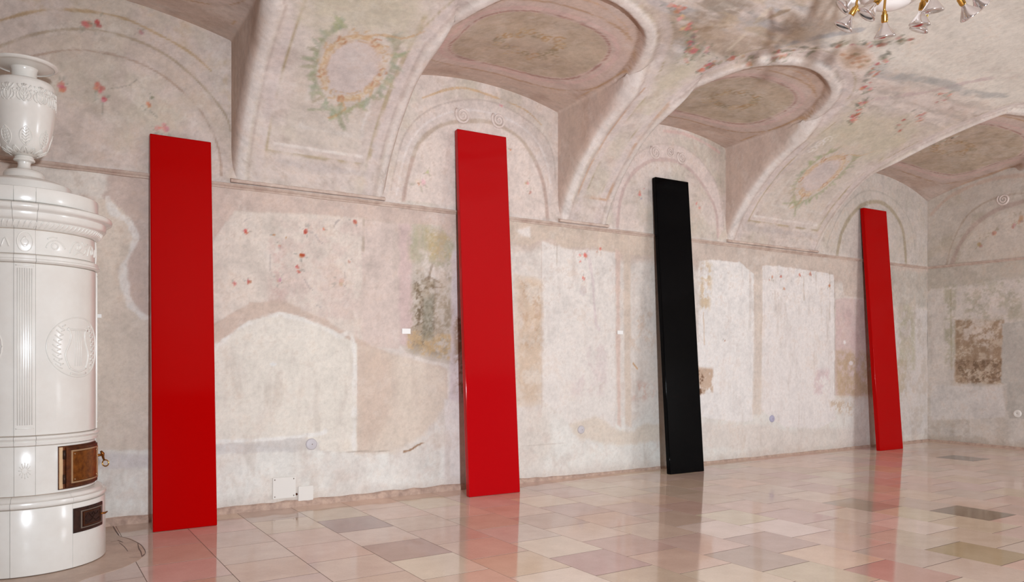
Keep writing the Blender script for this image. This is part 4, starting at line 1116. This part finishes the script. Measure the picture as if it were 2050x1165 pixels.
for base in (0, 90, 180, 270):
    relief_tubes('oval_medallion', [oval_curve(base + .3, 2.012, 5.6, .060), [(base + .3, 2.045), (base + 3, 2.012), (base + .3, 1.98), (base - 2.4, 2.012), (base + .3, 2.045)], oval_curve(base + .3, 2.012, 2.6, .02)], .4085, .0035)
    arcs = [[(base + 16, 1.985), (base + 18, 2.015), (base + 23, 2.035), (base + 28, 2.025), (base + 32, 1.99)], oval_curve(base + 23, 2.0, 2.6, .018), [(base + 17, 2.04), (base + 21, 2.055), (base + 25, 2.052)],
            [(base + 36, 1.97), (base + 40, 2.03), (base + 45, 2.045), (base + 49, 2.02), (base + 46, 1.995), (base + 42, 2.0)], [(base + 41, 1.965), (base + 47, 1.985), (base + 52, 1.975), (base + 56, 2.01)],
            [(base + 50, 2.05), (base + 54, 2.03), (base + 58, 2.045)], oval_curve(base + 46, 2.015, 1.6, .013), [(base + 58, 1.97), (base + 62, 2.03), (base + 67, 2.04), (base + 70, 1.99)], oval_curve(base + 66, 2.0, 1.8, .016), [(base + 73, 1.975), (base + 76, 2.03), (base + 79, 1.98)]]
    relief_tubes('frieze_scrollwork', arcs, .405, .0048)
    cL = base + 45
    lyre = [[(cL - 9, 1.245), (cL - 12, 1.29), (cL - 13, 1.34), (cL - 9, 1.41), (cL - 8, 1.46), (cL - 11, 1.50)], [(cL + 9, 1.245), (cL + 12, 1.29), (cL + 13, 1.34), (cL + 9, 1.41), (cL + 8, 1.46), (cL + 11, 1.50)],
            [(cL - 9, 1.245), (cL, 1.225), (cL + 9, 1.245)], [(cL - 12, 1.487), (cL, 1.490), (cL + 12, 1.487)], [(cL - 9, 1.215), (cL, 1.205), (cL + 9, 1.215)]]
    relief_tubes('lyre_relief', lyre, .410, .0065)
    relief_tubes('lyre_strings', [[(cL + d, 1.26), (cL + d * .8, 1.485)] for d in (-4, -1.3, 1.3, 4)], .410, .0025)
    leaves = []
    for k in range(9):
        for s_ in (-1, 1):
            z0 = 1.245 + .030 * k; q = 19 + 2.5 * math.sin(k * .5)
            leaves.append([(cL + s_ * (q - 3), z0), (cL + s_ * q, z0 + .012), (cL + s_ * (q + 3), z0 + .03)])
            leaves.append([(cL + s_ * (q - 1), z0 + .02), (cL + s_ * (q - 4), z0 + .032)])
    relief_tubes('laurel_relief', [c for c in leaves if c[0][0] < cL], .410, .0045)
    relief_tubes('laurel_relief', [c for c in leaves if c[0][0] > cL], .410, .0045)
    relief_tubes('medallion_ring', [oval_curve(cL, 1.379, 29.0, .188)], .4105, .0042)
    ros = [oval_curve(base + .3, .63, 2.2, .016)] + [[(base + .3 + 2.4 * math.cos(t), .63 + .018 * math.sin(t)), (base + .3 + 4.6 * math.cos(t), .63 + .05 * math.sin(t))] for t in np.linspace(0, 2 * PI, 13)[:-1]]
    relief_tubes('rosette', ros, .4055, .003)
def cyl_box(name, t0, t1, z0, z1, r0, r1, mat, parent, bev=.003, n=12):
    bm = bmesh.new()
    prof = [(r0, z0), (r1 - bev, z0), (r1, z0 + bev), (r1, z1 - bev), (r1 - bev, z1), (r0, z1)]
    rings = add_lathe(bm, prof, n, R2(t0), R2(t1))
    for side in (0, -1): bm.faces.new([q[side] for q in rings])
    return sharp(from_bm(name, bm, mat, parent), 30)
def cyl_frame(name, t0, t1, z0, z1, wt, wz, r0, r1, mat, parent):
    bm = bmesh.new()
    for (a, b_, c, d) in ((t0, t1, z0, z0 + wz), (t0, t1, z1 - wz, z1), (t0, t0 + wt, z0 + wz, z1 - wz), (t1 - wt, t1, z0 + wz, z1 - wz)):
        rings = add_lathe(bm, [(r0, c), (r1, c), (r1, d), (r0, d)], 12, R2(a), R2(b_))
        for side in (0, -1): bm.faces.new([q[side] for q in rings])
    return from_bm(name, bm, mat, parent, smooth=False)
fd = empty('fire_door', (0, 0, 0)); fd.parent = stove
fd_frame = cyl_box('door_frame', 25.5, 77, .492, .762, .40, .412, M_BRONZE, stove)
bpy.data.objects.remove(fd)
cyl_box('frame_liner', 25.9, 29.0, .497, .757, .40, .4155, M_EDGE, fd_frame, .002, 4)
leaf = cyl_box('fire_door', 31.5, 76.5, .500, .752, .41, .422, M_BRONZE, stove, .004)
cyl_frame('door_rim', 35.5, 74, .525, .732, 1.4, .009, .42, .4285, M_EDGE, leaf)
cyl_box('door_panel', 37, 72.5, .535, .722, .42, .4255, M_BRASS, leaf, .002)
for zz in (.548, .70):
    bm = bmesh.new(); add_tube(bm, cyl_pts([(30, zz - .02), (30, zz + .035)], .419), .007, 8); from_bm('hinge', bm, M_IRON, leaf)
for t in (39, 70.5):
    for zz in (.548, .708):
        bm = bmesh.new(); add_lathe(bm, [(.0045, -.002), (.004, .003), (.001, .0045)], 8, M=Matrix.Translation(Vector(cyl_pts([(t, zz)], .426)[0])) @ Matrix.Rotation(R2(t), 4, 'Z') @ Matrix.Rotation(PI / 2, 4, 'X')); from_bm('rivet', bm, M_EDGE, leaf)
hb = cyl_pts([(78.5, .69), (78.5, .655), (79, .63)], .427)
bm = bmesh.new()
add_tube(bm, [cyl_pts([(75, .665)], .422)[0], cyl_pts([(78, .665)], .445)[0]], .009, 8)
add_tube(bm, [cyl_pts([(78, .69)], .440)[0], cyl_pts([(78.4, .672)], .452)[0], cyl_pts([(79, .65)], .452)[0], cyl_pts([(79.5, .628)], .458)[0]], [.007, .011, .008, .006], 8)
hd = from_bm('latch', bm, M_BRASS, leaf)
cq = Vector(cyl_pts([(80, .607)], .466)[0]); vdir = Vector((CA, -SA, 0))
bm = bmesh.new(); add_tube(bm, [cq + vdir * .021 * math.cos(t) + Vector((0, 0, .021 * math.sin(t))) for t in np.linspace(0, 2 * PI, 25)], .0042, 8, cap=False)
from_bm('pull_ring', bm, M_GOLD, leaf)
ash = cyl_box('ash_door', 33.2, 66.6, .218, .372, .46, .472, M_IRON, stove, .003)
cyl_frame('rim', 39, 64.5, .240, .352, 1.0, .006, .471, .477, M_SCREW, ash)
cyl_frame('inner_rim', 41.5, 62.5, .252, .340, .7, .005, .471, .4755, M_BRONZE, ash)
relief_tubes('cast_scrollwork', [[(44, .30), (47, .325), (50, .305), (53, .325), (56, .305), (59, .322)], [(44, .28), (48, .268), (52, .285), (56, .268), (60, .28)], [(50, .31), (52, .29), (54, .31)]], .473, .003, ash, M_IRON)
bm = bmesh.new(); add_tube(bm, [cyl_pts([(62, .298)], .474)[0], cyl_pts([(64.5, .296)], .492)[0], cyl_pts([(66.5, .302)], .502)[0]], [.006, .007, .004], 8); from_bm('knob', bm, M_BRASS, ash)

# ------------------------------------------------------------------ urn
zo = 2.347
urn = empty('urn', (SX, SY, zo)); tag(urn, 'white glazed ceramic urn with leaf reliefs and a flared bowl, on top of the stove', 'urn')
def ul(name, prof, parent=urn, n=56, ang=40, mat=M_GLAZE): return lathe(name, [(r, z - zo) for r, z in prof], mat, parent, n, ang)
ul('plinth', [(.0, 2.348), (.262, 2.348), (.267, 2.353), (.267, 2.415), (.262, 2.421), (.21, 2.443), (.15, 2.460), (.121, 2.468), (.117, 2.476), (.115, 2.495), (.104, 2.512), (.085, 2.522), (.055, 2.526), (.0, 2.526)])
ul('stem', [(.060, 2.525), (.045, 2.532), (.037, 2.545), (.035, 2.56), (.038, 2.575), (.046, 2.580), (.057, 2.582), (.061, 2.588), (.059, 2.595), (.050, 2.599), (.054, 2.603), (.052, 2.611), (.042, 2.616)])
body_prof = [(.034, 2.612), (.065, 2.620), (.098, 2.632), (.122, 2.650), (.138, 2.690), (.153, 2.745), (.164, 2.81), (.171, 2.88), (.1725, 2.915), (.174, 2.92), (.176, 2.97), (.176, 3.02), (.174, 3.06), (.170, 3.078), (.160, 3.088), (.140, 3.093), (.075, 3.098)]
body = ul('body', body_prof, ang=60)
ul('neck', [(.078, 3.096), (.073, 3.102), (.070, 3.125), (.071, 3.160), (.074, 3.176), (.082, 3.188)])
ul('bowl', [(.0, 3.184), (.078, 3.182), (.11, 3.186), (.14, 3.192), (.158, 3.198), (.168, 3.198), (.170, 3.193), (.176, 3.193), (.188, 3.200), (.192, 3.205), (.190, 3.211), (.18, 3.211), (.13, 3.202), (.0, 3.192)])
def br(z): return float(np.interp(z, [p[1] for p in body_prof], [p[0] for p in body_prof]))
def ucurves(name, curves, rad, parent=body, off=.001):
    bm = bmesh.new()
    for c in curves:
        c2 = smooth_pts(c, 3) if len(c) > 2 else c
        add_tube(bm, [((br(z) + off) * math.sin(R2(t)), -(br(z) + off) * math.cos(R2(t)), z - zo) for t, z in c2], rad, 5)
    return from_bm(name, bm, M_GLAZE, parent)
cs = []
rgu = random.Random(4)
for k in range(12):
    t = 30 * k
    for s_ in (-1, 1):
        cs += [[(t, 2.955), (t + s_ * 5, 2.975), (t + s_ * 8, 3.01), (t + s_ * 5, 3.04), (t + s_ * 2, 3.02)], [(t + s_ * 3, 3.04), (t + s_ * 8, 3.055), (t + s_ * 12, 3.08)], [(t + s_ * 6, 2.96), (t + s_ * 11, 2.972), (t + s_ * 13, 3.0), (t + s_ * 11, 3.02)], [(t + s_ * 1, 3.05), (t + s_ * 4, 3.085)], [(t + s_ * 9, 3.03), (t + s_ * 13, 3.045)]]
    cs += [[(t, 2.95), (t, 3.09)]] + ([oval_curve(t, 3.03, 6, .035)] if k % 3 == 0 else [])
ucurves('acanthus_band', [[(t, 2.925 + (z - 2.95) * .80) for t, z in c] for c in cs], .0055)
for k in range(8):
    t = 45 * k + 3; cs = []
    cs.append([(t, 2.665), (t - 9, 2.70), (t - 13, 2.745), (t - 11, 2.79), (t - 4, 2.825), (t, 2.84), (t + 4, 2.825), (t + 11, 2.79), (t + 13, 2.745), (t + 9, 2.70), (t, 2.665)])
    cs.append([(t, 2.66), (t, 2.83)])
    for q in range(5):
        for s_ in (-1, 1): cs.append([(t, 2.69 + .026 * q), (t + s_ * (9 - q * .8), 2.715 + .026 * q)])
    ucurves('palmette', [[(q[0], 2.655 + (q[1] - 2.66) * .66) for q in c] for c in cs], .0030)
cs = []
for k in range(14):
    t = 360 / 14 * k
    cs.append([(t - 13, 2.632), (t - 8, 2.655), (t, 2.690), (t + 8, 2.655), (t + 13, 2.632)]); cs.append([(t, 2.635), (t, 2.68)])
ucurves('leaf_collar', [[(q[0], 2.624 + (q[1] - 2.632) * .55) for q in c] for c in cs], .0042)

# ================================================================== SMALL THINGS ON THE WALL
def disc(u, v, r, label, wall='back', ring=False, mat=M_PLATE):
    c = W(u, v) if wall == 'back' else WE(u, v)
    bm = bmesh.new()
    prof = [(.0, .014), (r * .78, .014), (r * .92, .011), (r, .004), (r, -.012)] if not ring else [(.0, .004), (r * .42, .005), (r * .5, .014), (r * .85, .014), (r, .006), (r, -.012)]
    M = Matrix.Translation((c[0], D - .002, c[1])) @ Matrix.Rotation(PI / 2, 4, 'X') if wall == 'back' else Matrix.Translation((X1 - .002, c[0], c[1])) @ Matrix.Rotation(-PI / 2, 4, 'Y')
    add_lathe(bm, [(max(a, 1e-4), b_) for a, b_ in prof], 28, M=M)
    o = sharp(from_bm('junction_box_cover', bm, mat), 40)
    tag(o, label, 'wall plate', 'round cover plates on the walls')
    # screw on the cover
    bm = bmesh.new(); M2 = M @ Matrix.Translation((r * .1, 0, .0135)); add_lathe(bm, [(r * .10, 0), (r * .09, .002), (1e-4, .0025)], 10, M=M2)
    s_ = from_bm('screw', bm, M_SCREW, o)
disc(623, 889, .052, 'round lilac-grey cover plate on the whitewashed wall right of the first red plank')
disc(1163, 860, .046, 'round grey cover plate low on the wall between crimson and black planks')
disc(1545, 838, .048, 'round bluish cover plate low on the wall right of the black plank', mat=plain_mat('lilac_cover', (176, 172, 192), .5))
disc(2037, 828, .055, 'round white ring-shaped socket on the end wall', 'right', True, M_PANEL)
def plate(name, u0, v0, u1, v1, th, label, cat, mat, screws=False):
    a = W(u0, v1); b_ = W(u1, v0)
    bm = bmesh.new(); add_box(bm, a[0], b_[0], D - .010 - th, D - .004, a[1], b_[1])
    bmesh.ops.bevel(bm, geom=bm.edges[:], offset=min(.0025, th * .4), segments=2, affect='EDGES')
    o = from_bm(name, bm, mat, None, smooth=False); tag(o, label, cat)
    if screws:
        for (x, z) in ((a[0] + .018, a[1] + .018), (b_[0] - .018, b_[1] - .018), (a[0] + .018, b_[1] - .018), (b_[0] - .018, a[1] + .018)):
            bm = bmesh.new(); add_lathe(bm, [(.006, 0), (.005, .002), (1e-4, .003)], 8, M=Matrix.Translation((x, D - .010 - th, z)) @ Matrix.Rotation(PI / 2, 4, 'X')); from_bm('screw', bm, M_SCREW, o)
    return o
plate('access_panel', 545, 953, 591, 999, .007, 'larger white access panel low on the wall, left one of two', 'panel', M_PANEL, True)
plate('access_panel', 596, 971, 626, 1003, .007, 'smaller white access panel low on the wall, right one of two', 'panel', M_PANEL)
bm = bmesh.new(); q = W(593, 989); add_lathe(bm, [(.011, 0), (.010, .008), (.004, .012), (1e-4, .012)], 10, M=Matrix.Translation((q[0], D - .004, q[1])) @ Matrix.Rotation(PI / 2, 4, 'X'))
tag(from_bm('wall_plug', bm, M_BRONZE), 'small brown plug on the wall between the two white access panels', 'plug')
plate('caption_card', 804, 658, 821, 668, .003, 'small white caption card beside the green and brown fresco scene', 'card', M_CARD)
plate('caption_card', 1235, 662, 1246, 669, .003, 'small white caption card on the wall left of the black plank', 'card', M_CARD)
plate('caption_card', 193, 629, 203, 636, .003, 'small white caption card right of the stove', 'card', M_CARD)

# ================================================================== CHANDELIER
ctr = AT(1785, 0, 4.75)
ch = empty('chandelier', (ctr.x, ctr.y, ctr.z))
tag(ch, 'white and brass chandelier with clear reflector bulbs hanging from the vault', 'chandelier')
lathe('hub', [(.0, -.050), (.03, -.052), (.06, -.044), (.11, -.026), (.155, .002), (.17, .025), (.165, .04), (.10, .06), (.04, .09), (.03, .16), (.0, .16)], M_WHITE, ch, 40)
bm = bmesh.new(); add_tube(bm, [(0, 0, .15), (0, 0, 4.63 - ctr.z)], .014, 10); from_bm('rod', bm, M_GOLD, ch)
lathe('ceiling_rose', [(.0, 4.56 - ctr.z), (.05, 4.56 - ctr.z), (.09, 4.59 - ctr.z), (.10, 4.62 - ctr.z), (.0, 4.63 - ctr.z)], M_WHITE, ch, 24)
lamp_prof = [(.0145, .0), (.0175, -.007), (.024, -.020), (.035, -.036), (.046, -.052), (.054, -.064), (.0590, -.073), (.0600, -.077), (.0585, -.080), (.040, -.083), (.018, -.0845), (.0, -.085)]
lamps = [((1703, 31), (-.62, -1), 4.70), ((1752, 8), (-.8, -1), 4.62), ((1771, 46), (.12, -1), 4.45), ((1845, 22), (-.05, -1), 4.55), ((1850, 36), (-.35, -1), 4.95), ((1868, -6), (.05, -1), 4.40), ((1929, 10), (.8, -.9), 4.60), ((1950, -6), (.9, -.6), 4.85), ((1706, -4), (-.9, -.75), 4.9), ((1800, -30), (.2, -1), 5.1)]
right = Vector((CA, -SA, 0)); fwd = Vector((SA, CA, 0))
for k, ((u, v), (dx, dz), dep) in enumerate(lamps):
    p = AT(u, v, dep) - ctr
    tilt = (0.25, .20, .22, .20, .3, .15, .25, .2, .3, .2)[k]
    ax = (right * dx + Vector((0, 0, 1)) * dz + fwd * tilt).normalized()
    M = Matrix.Translation(p) @ (-ax).to_track_quat('Z', 'Y').to_matrix().to_4x4()
    bm = bmesh.new(); add_lathe(bm, [(max(a, 1e-4), b_) for a, b_ in lamp_prof], 28, M=M)
    bmesh.ops.remove_doubles(bm, verts=bm.verts[:], dist=2e-4)
    lp = from_bm('reflector_bulb', bm, M_GLASS, ch)
    bm = bmesh.new(); add_lathe(bm, [(1e-4, .066), (.010, .066), (.013, .060), (.013, .050), (.018, .046), (.019, .010), (.016, .002), (.012, -.002)], 18, M=M)
    so = sharp(from_bm('socket', bm, M_GOLD, ch), 40)
    s0 = p - ax * .064
    hor = Vector((s0.x, s0.y, 0)); L = max(hor.length, .05); hd_ = hor / L
    e0 = hd_ * min(.14, L * .6) + Vector((0, 0, .03))
    pts = [e0, e0 * .5 + s0 * .5 + Vector((0, 0, .05 + .06 * L)), s0 + Vector((0, 0, .03)), s0]
    bm = bmesh.new(); add_tube(bm, smooth_pts([tuple(q) for q in pts], 6), [.009] * 8 + [.0075] * 11, 8); from_bm('arm', bm, M_GOLD, ch)
for k in range(3):
    t = YAW * -1 + k * 2 * PI / 3 + .35
    d_ = Vector((math.cos(t), math.sin(t), 0))
    bm = bmesh.new(); add_tube(bm, smooth_pts([tuple(d_ * .10 + Vector((0, 0, .04))), tuple(d_ * .20 + Vector((0, 0, .06))), tuple(d_ * .30 + Vector((0, 0, .12))), tuple(d_ * .36 + Vector((0, 0, .22)))], 6), [.030 - .0008 * q for q in range(19)], 12)
    from_bm('branch', bm, M_WHITE, ch)
